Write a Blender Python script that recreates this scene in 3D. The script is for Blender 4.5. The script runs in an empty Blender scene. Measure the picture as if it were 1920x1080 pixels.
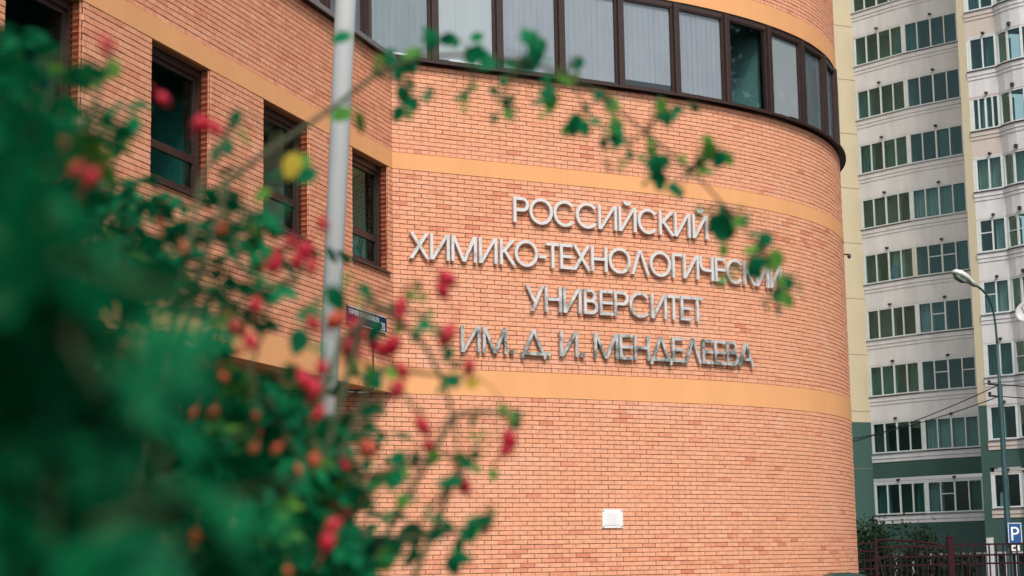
import bpy, math, random
import numpy as np
from mathutils import Vector, Matrix

random.seed(7)
rng = np.random.default_rng(7)
scn = bpy.context.scene
col = scn.collection

# ------------------------------------------------------------------ camera
EYE = 1.65
FPX = 3442.0                      # focal length in photograph pixels (1920 wide)
PITCH, ROLL = 0.15080, -0.01777
fw = np.array([0, math.cos(PITCH), math.sin(PITCH)])
up0 = np.array([0, -math.sin(PITCH), math.cos(PITCH)])
rt0 = np.array([1.0, 0, 0])
rt = math.cos(ROLL) * rt0 + math.sin(ROLL) * up0
up = -math.sin(ROLL) * rt0 + math.cos(ROLL) * up0
cd = bpy.data.cameras.new('camera')
cam = bpy.data.objects.new('camera', cd)
col.objects.link(cam)
cd.sensor_width = 36.0
cd.lens = FPX / 1920 * 36
cd.clip_start, cd.clip_end = 0.05, 2000
cd.dof.use_dof = True
cd.dof.focus_distance = 30.0
cd.dof.aperture_fstop = 4.7
cam.matrix_world = Matrix(((rt[0], up[0], -fw[0], 0), (rt[1], up[1], -fw[1], 0), (rt[2], up[2], -fw[2], EYE), (0, 0, 0, 1)))
scn.camera = cam

# ------------------------------------------------------------------ sky, sun, exposure
SUN_AZ = math.radians(166)        # clockwise from +Y
SUN_EL = math.radians(48)
w = bpy.data.worlds.new('World')
scn.world = w
w.use_nodes = True
nt = w.node_tree
nt.nodes.clear()
sky = nt.nodes.new('ShaderNodeTexSky')
sky.sky_type = 'NISHITA'
sky.sun_disc = False
sky.sun_elevation = SUN_EL
sky.sun_rotation = SUN_AZ
sky.dust_density = 4.0
sky.air_density = 1.0
sky.ozone_density = 0.6
bg = nt.nodes.new('ShaderNodeBackground')
bg.inputs['Strength'].default_value = 0.10
wo = nt.nodes.new('ShaderNodeOutputWorld')
hs = nt.nodes.new('ShaderNodeHueSaturation')      # thin overcast: the whole sky is greyer
hs.inputs['Saturation'].default_value = 0.35
nt.links.new(sky.outputs[0], hs.inputs['Color'])
nt.links.new(hs.outputs[0], bg.inputs[0])
nt.links.new(bg.outputs[0], wo.inputs[0])
sd = bpy.data.lights.new('sun', 'SUN')
sd.energy = 1.5
sd.angle = math.radians(14)
sd.color = (1.0, 0.93, 0.84)
sun = bpy.data.objects.new('sun', sd)
col.objects.link(sun)
sv = Vector((math.sin(SUN_AZ) * math.cos(SUN_EL), math.cos(SUN_AZ) * math.cos(SUN_EL), math.sin(SUN_EL)))
sun.rotation_euler = sv.to_track_quat('Z', 'Y').to_euler()
sun.location = (-10, -20, 30)
scn.view_settings.view_transform = 'Standard'
scn.view_settings.look = 'None'
scn.view_settings.gamma = 1.0
scn.view_settings.exposure = 0.86
scn.view_settings.use_curve_mapping = False
scn.cycles.use_denoising = True
scn.cycles.max_bounces = 8
scn.cycles.transparent_max_bounces = 16
scn.cycles.caustics_reflective = False
scn.cycles.caustics_refractive = False


def ray(px, py):
    return fw + (px - 960) / FPX * rt - (py - 540) / FPX * up


def at(px, py, Y):
    """world point at forward distance Y seen at photograph pixel px, py (design aid)"""
    d = ray(px, py)
    t = Y / d[1]
    return Vector((t * d[0], Y, t * d[2] + EYE))


# ------------------------------------------------------------------ materials
MATS = {}


def mat(name, color, rough=0.7, metal=0.0, noise=0.0, scale=6.0, spec=0.4, bump=0.0, bscale=40.0, color2=None, trans=0.0, streak=0.0):
    """Principled material; noise = strength of a world-space mottling towards color2 (default: darker)"""
    m = bpy.data.materials.new(name)
    m.use_nodes = True
    n, l = m.node_tree.nodes, m.node_tree.links
    b = n['Principled BSDF']
    b.inputs['Base Color'].default_value = (*color, 1)
    b.inputs['Roughness'].default_value = rough
    b.inputs['Metallic'].default_value = metal
    b.inputs['Specular IOR Level'].default_value = spec
    geo = n.new('ShaderNodeNewGeometry')
    last = None
    if noise > 0:
        tx = n.new('ShaderNodeTexNoise')
        tx.inputs['Scale'].default_value = scale
        tx.inputs['Detail'].default_value = 6
        tx.inputs['Roughness'].default_value = 0.65
        mp = n.new('ShaderNodeMapping')
        mp.inputs['Scale'].default_value = (1, 1, 0.25 if streak else 1)
        l.new(geo.outputs['Position'], mp.inputs['Vector'])
        l.new(mp.outputs[0], tx.inputs['Vector'])
        rp = n.new('ShaderNodeValToRGB')
        c2 = color2 or tuple(c * 0.45 for c in color)
        rp.color_ramp.elements[0].position = 0.38
        rp.color_ramp.elements[1].position = 0.72
        rp.color_ramp.elements[0].color = (*color, 1)
        rp.color_ramp.elements[1].color = (*[c * (1 - noise) + d * noise for c, d in zip(color, c2)], 1)
        l.new(tx.outputs['Fac'], rp.inputs[0])
        l.new(rp.outputs[0], b.inputs['Base Color'])
    if bump > 0:
        bt = n.new('ShaderNodeTexNoise')
        bt.inputs['Scale'].default_value = bscale
        bt.inputs['Detail'].default_value = 4
        l.new(geo.outputs['Position'], bt.inputs['Vector'])
        bp = n.new('ShaderNodeBump')
        bp.inputs['Strength'].default_value = bump
        bp.inputs['Distance'].default_value = 0.01
        l.new(bt.outputs['Fac'], bp.inputs['Height'])
        l.new(bp.outputs[0], b.inputs['Normal'])
    MATS[name] = m
    return m


def brick_mat():
    m = bpy.data.materials.new('brick')
    m.use_nodes = True
    n, l = m.node_tree.nodes, m.node_tree.links
    b = n['Principled BSDF']
    b.inputs['Roughness'].default_value = 0.82
    b.inputs['Specular IOR Level'].default_value = 0.25
    a = n.new('ShaderNodeAttribute')
    a.attribute_name = 'tint'
    rp = n.new('ShaderNodeValToRGB')
    e = rp.color_ramp.elements
    e[0].position, e[0].color = 0.0, (0.70, 0.36, 0.228, 1)
    e[1].position, e[1].color = 1.0, (0.56, 0.205, 0.125, 1)
    e.new(0.35).color = (0.665, 0.308, 0.182, 1)
    e.new(0.62).color = (0.615, 0.26, 0.155, 1)
    l.new(a.outputs['Fac'], rp.inputs[0])
    geo = n.new('ShaderNodeNewGeometry')
    t1 = n.new('ShaderNodeTexNoise')
    t1.inputs['Scale'].default_value = 14
    t1.inputs['Detail'].default_value = 5
    l.new(geo.outputs['Position'], t1.inputs['Vector'])
    mr = n.new('ShaderNodeMapRange')
    mr.inputs['From Min'].default_value = 0.3
    mr.inputs['From Max'].default_value = 0.7
    mr.inputs['To Min'].default_value = 0.86
    mr.inputs['To Max'].default_value = 1.1
    l.new(t1.outputs['Fac'], mr.inputs['Value'])
    mul = n.new('ShaderNodeMix')
    mul.data_type = 'RGBA'
    mul.blend_type = 'MULTIPLY'
    mul.inputs['Factor'].default_value = 1.0
    l.new(rp.outputs[0], mul.inputs['A'])
    l.new(mr.outputs[0], mul.inputs['B'])
    # lime bloom washed over the wall in patches
    t2 = n.new('ShaderNodeTexNoise')
    t2.inputs['Scale'].default_value = 0.75
    t2.inputs['Detail'].default_value = 7
    t2.inputs['Roughness'].default_value = 0.6
    l.new(geo.outputs['Position'], t2.inputs['Vector'])
    m2 = n.new('ShaderNodeMapRange')
    m2.inputs['From Min'].default_value = 0.56
    m2.inputs['From Max'].default_value = 0.8
    m2.inputs['To Max'].default_value = 0.55
    l.new(t2.outputs['Fac'], m2.inputs['Value'])
    mx = n.new('ShaderNodeMix')
    mx.data_type = 'RGBA'
    l.new(m2.outputs[0], mx.inputs['Factor'])
    l.new(mul.outputs['Result'], mx.inputs['A'])
    mx.inputs['B'].default_value = (0.70, 0.44, 0.34, 1)
    l.new(mx.outputs['Result'], b.inputs['Base Color'])
    bt = n.new('ShaderNodeTexNoise')
    bt.inputs['Scale'].default_value = 60
    bt.inputs['Detail'].default_value = 3
    l.new(geo.outputs['Position'], bt.inputs['Vector'])
    bp = n.new('ShaderNodeBump')
    bp.inputs['Strength'].default_value = 0.25
    bp.inputs['Distance'].default_value = 0.004
    l.new(bt.outputs['Fac'], bp.inputs['Height'])
    l.new(bp.outputs[0], b.inputs['Normal'])
    MATS['brick'] = m


def glass_mat(name, tint, refl=1.0, rough=0.02):
    m = bpy.data.materials.new(name)
    m.use_nodes = True
    n, l = m.node_tree.nodes, m.node_tree.links
    n.clear()
    out = n.new('ShaderNodeOutputMaterial')
    tr = n.new('ShaderNodeBsdfTransparent')
    tr.inputs[0].default_value = (*tint, 1)
    gl = n.new('ShaderNodeBsdfGlossy')
    gl.inputs['Roughness'].default_value = rough
    gl.inputs['Color'].default_value = (0.9, 0.97, 0.97, 1)
    fr = n.new('ShaderNodeFresnel')
    fr.inputs['IOR'].default_value = 1.55
    mu = n.new('ShaderNodeMath')
    mu.operation = 'MULTIPLY_ADD'
    mu.use_clamp = True
    mu.inputs[1].default_value = 1.05 * refl
    mu.inputs[2].default_value = 0.02
    l.new(fr.outputs[0], mu.inputs[0])
    geo = n.new('ShaderNodeNewGeometry')
    inv = n.new('ShaderNodeMath')          # only the outer face mirrors
    inv.operation = 'SUBTRACT'
    inv.inputs[0].default_value = 1.0
    l.new(geo.outputs['Backfacing'], inv.inputs[1])
    ff = n.new('ShaderNodeMath')
    ff.operation = 'MULTIPLY'
    l.new(mu.outputs[0], ff.inputs[0])
    l.new(inv.outputs[0], ff.inputs[1])
    # old panes are never quite flat
    tx = n.new('ShaderNodeTexNoise')
    tx.inputs['Scale'].default_value = 1.3
    l.new(geo.outputs['Position'], tx.inputs['Vector'])
    bp = n.new('ShaderNodeBump')
    bp.inputs['Strength'].default_value = 0.12
    bp.inputs['Distance'].default_value = 0.02
    l.new(tx.outputs['Fac'], bp.inputs['Height'])
    l.new(bp.outputs[0], gl.inputs['Normal'])
    mx = n.new('ShaderNodeMixShader')
    l.new(ff.outputs[0], mx.inputs[0])
    l.new(tr.outputs[0], mx.inputs[1])
    l.new(gl.outputs[0], mx.inputs[2])
    l.new(mx.outputs[0], out.inputs[0])
    MATS[name] = m


def leaf_mat(name, c1, c2):
    m = bpy.data.materials.new(name)
    m.use_nodes = True
    n, l = m.node_tree.nodes, m.node_tree.links
    b = n['Principled BSDF']
    b.inputs['Roughness'].default_value = 0.7
    b.inputs['Specular IOR Level'].default_value = 0.12
    geo = n.new('ShaderNodeNewGeometry')
    tx = n.new('ShaderNodeTexNoise')
    tx.inputs['Scale'].default_value = 22
    l.new(geo.outputs['Position'], tx.inputs['Vector'])
    rp = n.new('ShaderNodeValToRGB')
    rp.color_ramp.elements[0].position = 0.35
    rp.color_ramp.elements[1].position = 0.68
    rp.color_ramp.elements[0].color = (*c1, 1)
    rp.color_ramp.elements[1].color = (*c2, 1)
    l.new(tx.outputs['Fac'], rp.inputs[0])
    l.new(rp.outputs[0], b.inputs['Base Color'])
    tl = n.new('ShaderNodeBsdfTranslucent')
    l.new(rp.outputs[0], tl.inputs['Color'])
    mx = n.new('ShaderNodeMixShader')
    mx.inputs[0].default_value = 0.35
    l.new(b.outputs[0], mx.inputs[1])
    l.new(tl.outputs[0], mx.inputs[2])
    l.new(mx.outputs[0], n['Material Output'].inputs[0])
    MATS[name] = m


def letter_mat():
    m = bpy.data.materials.new('letter_metal')
    m.use_nodes = True
    n, l = m.node_tree.nodes, m.node_tree.links
    b = n['Principled BSDF']
    b.inputs['Metallic'].default_value = 0.15
    b.inputs['Roughness'].default_value = 0.38
    geo = n.new('ShaderNodeNewGeometry')
    tx = n.new('ShaderNodeTexNoise')
    tx.inputs['Scale'].default_value = 5.5
    tx.inputs['Detail'].default_value = 7
    tx.inputs['Roughness'].default_value = 0.7
    l.new(geo.outputs['Position'], tx.inputs['Vector'])
    # the lower lines are the more weathered ones
    sp = n.new('ShaderNodeSeparateXYZ')
    l.new(geo.outputs['Position'], sp.inputs[0])
    mr = n.new('ShaderNodeMapRange')
    mr.inputs['From Min'].default_value = 5.0
    mr.inputs['From Max'].default_value = 7.3
    mr.inputs['To Min'].default_value = 0.15
    mr.inputs['To Max'].default_value = -0.14
    l.new(sp.outputs['Z'], mr.inputs['Value'])
    ad = n.new('ShaderNodeMath')
    l.new(tx.outputs['Fac'], ad.inputs[0])
    l.new(mr.outputs[0], ad.inputs[1])
    rp = n.new('ShaderNodeValToRGB')
    e = rp.color_ramp.elements
    e[0].position, e[0].color = 0.45, (0.60, 0.60, 0.595, 1)
    e[1].position, e[1].color = 0.72, (0.10, 0.14, 0.13, 1)  # dark green-grey paints both stains and reflections on the metal
    e.new(0.58).color = (0.42, 0.43, 0.43, 1)
    l.new(ad.outputs[0], rp.inputs[0])
    l.new(rp.outputs[0], b.inputs['Base Color'])
    MATS['letter_metal'] = m


def mortar_mat():
    m = bpy.data.materials.new('mortar')
    m.use_nodes = True
    n, l = m.node_tree.nodes, m.node_tree.links
    b = n['Principled BSDF']
    b.inputs['Roughness'].default_value = 0.95
    geo = n.new('ShaderNodeNewGeometry')
    tx = n.new('ShaderNodeTexNoise')
    tx.inputs['Scale'].default_value = 0.9
    tx.inputs['Detail'].default_value = 5
    l.new(geo.outputs['Position'], tx.inputs['Vector'])
    # light pointing in the courses above the upper band
    sp = n.new('ShaderNodeSeparateXYZ')
    l.new(geo.outputs['Position'], sp.inputs[0])
    mr = n.new('ShaderNodeMapRange')
    mr.inputs['From Min'].default_value = 8.75
    mr.inputs['From Max'].default_value = 8.3
    mr.inputs['To Max'].default_value = 0.3
    l.new(sp.outputs['Z'], mr.inputs['Value'])
    gt = n.new('ShaderNodeMath')
    gt.operation = 'GREATER_THAN'
    gt.inputs[1].default_value = 8.0
    l.new(sp.outputs['Z'], gt.inputs[0])
    mm = n.new('ShaderNodeMath')
    mm.operation = 'MULTIPLY'
    l.new(mr.outputs[0], mm.inputs[0])
    l.new(gt.outputs[0], mm.inputs[1])
    ad = n.new('ShaderNodeMath')
    l.new(tx.outputs['Fac'], ad.inputs[0])
    l.new(mm.outputs[0], ad.inputs[1])
    rp = n.new('ShaderNodeValToRGB')
    rp.color_ramp.elements[0].position = 0.55
    rp.color_ramp.elements[1].position = 0.75
    rp.color_ramp.elements[0].color = (0.095, 0.042, 0.03, 1)
    rp.color_ramp.elements[1].color = (0.42, 0.24, 0.19, 1)
    l.new(ad.outputs[0], rp.inputs[0])
    l.new(rp.outputs[0], b.inputs['Base Color'])
    MATS['mortar'] = m


brick_mat()
letter_mat()
mortar_mat()
glass_mat('glass', (0.93, 0.955, 0.965), 1.9)
glass_mat('side_glass', (0.6, 0.8, 0.78), 1.2)
glass_mat('flat_glass', (0.70, 0.84, 0.83), 2.0)
leaf_mat('leaf', (0.0005, 0.082, 0.033), (0.004, 0.185, 0.068))
leaf_mat('leaf_pale', (0.05, 0.20, 0.03), (0.13, 0.30, 0.05))
leaf_mat('leaf_yellow', (0.42, 0.30, 0.03), (0.55, 0.42, 0.06))
leaf_mat('shrub_leaf', (0.012, 0.03, 0.015), (0.03, 0.06, 0.028))
mat('plaster_band', (0.70, 0.345, 0.15), 0.85, noise=0.55, scale=1.2, color2=(0.58, 0.29, 0.125), bump=0.15, bscale=25, streak=1)
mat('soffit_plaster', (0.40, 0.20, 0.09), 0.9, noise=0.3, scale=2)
mat('brown_frame', (0.034, 0.019, 0.017), 0.45, noise=0.3, scale=9, color2=(0.065, 0.038, 0.032))
mat('interior_teal', (0.13, 0.30, 0.29), 0.9, noise=0.4, scale=1.5)
mat('dark_metal', (0.035, 0.03, 0.032), 0.4)
mat('grey_metal', (0.30, 0.32, 0.34), 0.4, metal=0.6, noise=0.3, scale=3)
mat('sky_slats', (0.33, 0.335, 0.37), 0.75, noise=0.5, scale=4.0, color2=(0.22, 0.25, 0.28), streak=1)  # slat greys paint the sky's reflection into the ribbon panes
mat('sky_grey_dim', (0.24, 0.27, 0.29), 0.75, noise=0.5, scale=4.0, color2=(0.16, 0.19, 0.21), streak=1)  # duller grey of the same painted reflection
mat('garment_blue', (0.12, 0.25, 0.42), 0.9)
mat('cream_paint', (0.66, 0.56, 0.36), 0.8)
mat('sky_grey_light', (0.46, 0.48, 0.49), 0.75, noise=0.3, scale=3.0, color2=(0.34, 0.37, 0.39), streak=1)  # palest of the painted sky-reflection greys
mat('interior', (0.30, 0.35, 0.33), 0.9, noise=0.3, scale=1.5)
mat('interior_dark', (0.13, 0.17, 0.16), 0.9, noise=0.4, scale=1.5)
mat('interior_red', (0.10, 0.03, 0.04), 0.9, noise=0.4, scale=1.5)
mat('roofing', (0.12, 0.12, 0.12), 0.9)
mat('white_panel', (0.70, 0.69, 0.69), 0.8, noise=0.6, scale=1.6, color2=(0.48, 0.47, 0.46), bump=0.1, bscale=8, streak=1)
mat('pink_panel', (0.60, 0.52, 0.46), 0.8, noise=0.45, scale=1.6, color2=(0.42, 0.36, 0.32), streak=1)
mat('window_white', (0.70, 0.74, 0.73), 0.45, noise=0.25, scale=4)
mat('yellow_panel', (0.54, 0.47, 0.325), 0.85, noise=0.3, scale=1.0, color2=(0.44, 0.38, 0.27), bump=0.1, bscale=8, streak=1)
mat('green_panel', (0.045, 0.10, 0.085), 0.85, noise=0.45, scale=1.2, color2=(0.027, 0.08, 0.065), bump=0.1, bscale=8, streak=1)
mat('joint', (0.22, 0.19, 0.15), 0.9)
mat('pole_grey', (0.40, 0.42, 0.43), 0.5, noise=0.35, scale=5, color2=(0.30, 0.31, 0.32))
mat('lamp_green', (0.02, 0.06, 0.07), 0.5, noise=0.5, scale=4, color2=(0.06, 0.12, 0.125))
mat('lamp_white', (0.62, 0.66, 0.64), 0.5)
mat('lamp_glass', (0.22, 0.28, 0.24), 0.25)
mat('sign_blue', (0.012, 0.085, 0.26), 0.4, noise=0.2, scale=6)
mat('street_sign_blue', (0.008, 0.03, 0.075), 0.7, spec=0.05)
mat('sign_white', (0.78, 0.80, 0.80), 0.5)
mat('plaque_white', (0.74, 0.75, 0.76), 0.5, noise=0.2, scale=12)
mat('engraving', (0.42, 0.43, 0.45), 0.6)
mat('fence_red', (0.024, 0.005, 0.010), 0.6, noise=0.4, scale=7, color2=(0.045, 0.012, 0.015), spec=0.15)
mat('stem', (0.045, 0.05, 0.02), 0.8, noise=0.5, scale=30, color2=(0.02, 0.045, 0.015))
mat('bark', (0.06, 0.045, 0.035), 0.9, noise=0.5, scale=20)
mat('hip_red', (0.34, 0.008, 0.024), 0.4, spec=0.25, noise=0.4, scale=40, color2=(0.30, 0.008, 0.02))
mat('hip_orange', (0.30, 0.042, 0.018), 0.4, spec=0.25, noise=0.4, scale=40, color2=(0.45, 0.06, 0.02))
mat('asphalt', (0.05, 0.05, 0.052), 0.9, noise=0.4, scale=3, color2=(0.07, 0.07, 0.07), bump=0.3, bscale=90)
mat('paving', (0.26, 0.25, 0.24), 0.85, noise=0.4, scale=2.5, bump=0.2, bscale=60)
mat('kerb_stone', (0.33, 0.32, 0.31), 0.85, noise=0.4, scale=5)
mat('lawn', (0.035, 0.075, 0.022), 0.95, noise=0.5, scale=4, color2=(0.06, 0.06, 0.025), bump=0.6, bscale=60)
mat('bin_green', (0.02, 0.055, 0.045), 0.5, noise=0.4, scale=5)
mat('wire', (0.015, 0.015, 0.016), 0.6)
mat('dish_white', (0.5, 0.5, 0.5), 0.5)
CURT = []
for i, c in enumerate([(0.42, 0.46, 0.44), (0.30, 0.36, 0.34), (0.46, 0.44, 0.36), (0.08, 0.20, 0.20), (0.15, 0.14, 0.10), (0.52, 0.50, 0.46), (0.07, 0.16, 0.15)]):
    CURT.append(mat('curtain_%d' % i, c, 0.85, noise=0.2, scale=5, streak=1))

# ------------------------------------------------------------------ object helpers
WORLD = {}


def link(o, parent=None, loc=None):
    col.objects.link(o)
    if parent is not None:
        o.parent = parent
        base = WORLD.get(parent.name, Vector((0, 0, 0)))
        o.location = (Vector(loc) if loc is not None else Vector((0, 0, 0))) - base
        WORLD[o.name] = Vector(loc) if loc is not None else Vector((0, 0, 0))
    else:
        if loc is not None:
            o.location = loc
        WORLD[o.name] = Vector(loc) if loc is not None else Vector((0, 0, 0))
    return o


def tag(o, label, cat, group=None):
    o['label'] = label
    o['category'] = cat
    if group:
        o['group'] = group
    return o


def thing(name, loc, label, cat, group=None):
    o = bpy.data.objects.new(name, None)
    o.empty_display_size = 0.2
    link(o, None, loc)
    return tag(o, label, cat, group)


class MB:
    """collects boxes, prisms and tubes into one mesh"""

    def __init__(s):
        s.v, s.f = [], []

    def add(s, vs, fs):
        o = len(s.v)
        s.v.extend([tuple(p) for p in vs])
        s.f.extend([tuple(i + o for i in q) for q in fs])
        return s

    def box(s, x0, x1, y0, y1, z0, z1, fn=None):
        vs = [(x, y, z) for x in (x0, x1) for y in (y0, y1) for z in (z0, z1)]
        if fn:
            vs = [fn(*p) for p in vs]
        return s.add(vs, [(0, 1, 3, 2), (4, 6, 7, 5), (0, 4, 5, 1), (2, 3, 7, 6), (0, 2, 6, 4), (1, 5, 7, 3)])

    def prism(s, poly, n0, n1, fn):
        """poly in (u, z), extruded from n0 to n1"""
        k = len(poly)
        vs = [fn(u, n0, z) for u, z in poly] + [fn(u, n1, z) for u, z in poly]
        fs = [tuple(range(k)), tuple(range(2 * k - 1, k - 1, -1))]
        fs += [(i, i + k, (i + 1) % k + k, (i + 1) % k) for i in range(k)]
        return s.add(vs, fs)

    def tube(s, pts, rad, n=8, cap=True):
        pts = [Vector(p) for p in pts]
        if not hasattr(rad, '__len__'):
            rad = [rad] * len(pts)
        vs, prev = [], None
        for i, p in enumerate(pts):
            d = (pts[min(i + 1, len(pts) - 1)] - pts[max(i - 1, 0)]).normalized()
            if prev is None:
                a = d.orthogonal().normalized()
            else:
                a = (prev - d * prev.dot(d))
                a = a.normalized() if a.length > 1e-6 else d.orthogonal().normalized()
            prev = a
            b = d.cross(a)
            for j in range(n):
                t = 2 * math.pi * j / n
                vs.append(p + (a * math.cos(t) + b * math.sin(t)) * rad[i])
        fs = [(i * n + j, i * n + (j + 1) % n, (i + 1) * n + (j + 1) % n, (i + 1) * n + j) for i in range(len(pts) - 1) for j in range(n)]
        if cap:
            fs += [tuple(range(n - 1, -1, -1)), tuple((len(pts) - 1) * n + j for j in range(n))]
        return s.add(vs, fs)

    def lathe(s, prof, c, n=12, axis=None):
        """prof = [(r, z)], around c"""
        M = Matrix.Identity(3) if axis is None else Vector(axis).normalized().to_track_quat('Z', 'Y').to_matrix()
        c = Vector(c)
        vs = [c + M @ Vector((r * math.cos(2 * math.pi * j / n), r * math.sin(2 * math.pi * j / n), z)) for r, z in prof for j in range(n)]
        fs = [(i * n + j, i * n + (j + 1) % n, (i + 1) * n + (j + 1) % n, (i + 1) * n + j) for i in range(len(prof) - 1) for j in range(n)]
        fs += [tuple(range(n - 1, -1, -1)), tuple((len(prof) - 1) * n + j for j in range(n))]
        return s.add(vs, fs)

    def mesh(s, name, m):
        me = bpy.data.meshes.new(name)
        me.from_pydata(s.v, [], s.f)
        me.materials.append(MATS[m])
        return me

    def build(s, name, m, parent=None, smooth=False):
        me = s.mesh(name, m)
        if smooth:
            for p in me.polygons:
                p.use_smooth = True
        return link(bpy.data.objects.new(name, me), parent)


def single(o, label, cat, group=None):
    """a thing that is one mesh: move its origin to its base"""
    me = o.data
    co = np.empty(len(me.vertices) * 3)
    me.vertices.foreach_get('co', co)
    co = co.reshape(-1, 3)
    b = np.array([(co[:, 0].min() + co[:, 0].max()) / 2, (co[:, 1].min() + co[:, 1].max()) / 2, co[:, 2].min()])
    me.vertices.foreach_set('co', (co - b).ravel())
    o.location = b
    WORLD[o.name] = Vector(b)
    return tag(o, label, cat, group)


def structure(mb, name, m):
    o = mb.build(name, m)
    o['kind'] = 'structure'
    return o


# ------------------------------------------------------------------ ground
structure(MB().add([(-900, -900, 0), (900, -900, 0), (900, 900, 0), (-900, 900, 0)], [(0, 1, 2, 3)]), 'ground', 'asphalt')
structure(MB().add([(-14, -6, .10), (1.2, -6, .10), (1.2, 14, .10), (-14, 14, .10), (-14, -6, 0), (1.2, -6, 0), (1.2, 14, 0), (-14, 14, 0)],
                   [(0, 1, 2, 3), (0, 4, 5, 1), (1, 5, 6, 2), (2, 6, 7, 3), (3, 7, 4, 0)]), 'lawn', 'lawn')
k = MB()
k.box(1.2, 1.35, -6, 14.15, 0, .13)
k.box(-14, 1.2, 14.0, 14.15, 0, .13)
structure(k, 'kerb', 'kerb_stone')

# ------------------------------------------------------------------ the brick building
CX, CY = -1.8788, 28.654             # where the side wall meets the front
WA = 0.307956
BR, CRS = 0.26, 0.07402              # brick module, course
Z4, Z3, Z2, Z1 = 4.370, 4.787, 7.970, 8.242
ZS, ZG0, ZG1, ZB3, ZB4, ZTOP = 9.762, 9.825, 11.46, 11.50, 11.88, 14.0
TD = (math.sin(WA), math.cos(WA))
TN = (TD[1], -TD[0])
S_N = np.array([-60, 0, 2.08, 4.16, 5.72, 7.28, 8.84, 10.4, 11.96, 15.6, 19.0])
PHI = np.radians([28.6, 28.6, 28.6, 29.8, 33.2, 42.4, 52.4, 65.5, 77.3, 110.5, 142.0])
_s = np.arange(-20, 19.001, 0.05)
_ph = np.interp(_s, S_N, PHI)
_i0 = int(np.argmin(np.abs(_s)))
_x = np.concatenate([[0], np.cumsum(np.cos((_ph[1:] + _ph[:-1]) / 2) * .05)])
_y = np.concatenate([[0], np.cumsum(np.sin((_ph[1:] + _ph[:-1]) / 2) * .05)])
_x += CX - _x[_i0]
_y += CY - _y[_i0]


def curve(s):
    return np.interp(s, _s, _x), np.interp(s, _s, _y), np.interp(s, _s, _ph)


def K(s, n, z):
    """front wall: arc length, outward offset, height"""
    x, y, p = curve(s)
    return (x + n * math.sin(p), y - n * math.cos(p), z)


def Wl(t, n, z):
    """side wall: distance from the corner (negative towards the street), outward offset, height"""
    return (CX + t * TD[0] + n * TN[0], CY + t * TD[1] + n * TN[1], z)


bld = thing('university_building', (CX, CY, 0), 'orange brick university building with a rounded front and dark ribbon windows', 'building')

T_END = -17.0
S_END = 17.0
WINS = [(-1.637, -.168), (-4.726, -3.22), (-7.805, -6.285), (-10.88, -9.37), (-13.96, -12.45)]
WZ0 = 6.262

front = MB()


def strip(mb, fn, a, b, n0, n1, z0, z1, step=.26):
    """wall strip of thickness n0..n1 along s"""
    k = max(1, int(round((b - a) / step)))
    ss = np.linspace(a, b, k + 1)
    vs, fs = [], []
    for s in ss:
        vs += [fn(s, n1, z0), fn(s, n1, z1), fn(s, n0, z1), fn(s, n0, z0)]
    for i in range(k):
        o = i * 4
        for j in range(4):
            fs.append((o + j, o + (j + 1) % 4, o + 4 + (j + 1) % 4, o + 4 + j))
    fs += [(0, 1, 2, 3), (k * 4 + 3, k * 4 + 2, k * 4 + 1, k * 4)]
    return mb.add(vs, fs)


strip(front, K, -14, S_END, -.35, -.011, 0, Z4)
strip(front, K, -.004, S_END, -.35, -.011, Z4, ZS)
strip(front, K, -.004, S_END, -.35, -.011, ZB3, ZTOP)
front_o = front.build('front_wall', 'mortar', bld)
side = MB()
tt = [T_END]
for a, b in sorted(WINS):
    tt += [a, b]
tt.append(0.30)
for i in range(0, len(tt), 2):
    side.box(tt[i], tt[i + 1] if i + 2 < len(tt) else 0.0, -.35, -.011, WZ0, Z2, Wl)
side.box(T_END, .0, -.35, -.011, Z4 + .02, WZ0, Wl)
side.box(T_END, .0, -.35, -.011, Z2, ZS, Wl)
side.box(T_END, .0, -.35, -.011, ZB3, ZTOP, Wl)
side_o = side.build('side_wall', 'mortar', bld)

# bricks --------------------------------------------------------------
BV = np.array([[x, n, z] for (n, e) in ((-.05, 0), (-.0035, 0), (0, .0035)) for (x, z) in ((-1, -1), (1, -1), (1, 1), (-1, 1))], float)
BE = np.array([e for (n, e) in ((-.05, 0), (-.0035, 0), (0, .0035)) for _ in range(4)])
BF = [(0, 1, 5, 4), (1, 2, 6, 5), (2, 3, 7, 6), (3, 0, 4, 7), (4, 5, 9, 8), (5, 6, 10, 9), (6, 7, 11, 10), (7, 4, 8, 11), (8, 9, 10, 11)]


def brick_verts(L, h):
    v = BV.copy()
    v[:, 0] = v[:, 0] * (L / 2 - BE)
    v[:, 2] = v[:, 2] * (h / 2 - BE)
    return v


bricks = []          # (owner, centre, angle of tangent, length, height, tint)


def tint_at(s, z, wall):
    r = rng.random()
    red = .025 + .16 * max(0, 1 - abs(z - 7.55) / .5) + .2 * max(0, 1 - abs(z - 1.75) / .5)
    if wall == 'side':
        return float(np.clip(rng.normal(.40, .15), 0, 1))
    if r < red * .5:
        return float(np.clip(rng.normal(.85, .1), 0, 1))
    if r < red:
        return float(np.clip(rng.normal(.62, .08), 0, 1))
    return float(np.clip(rng.normal(.24, .07), 0, 1))


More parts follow.
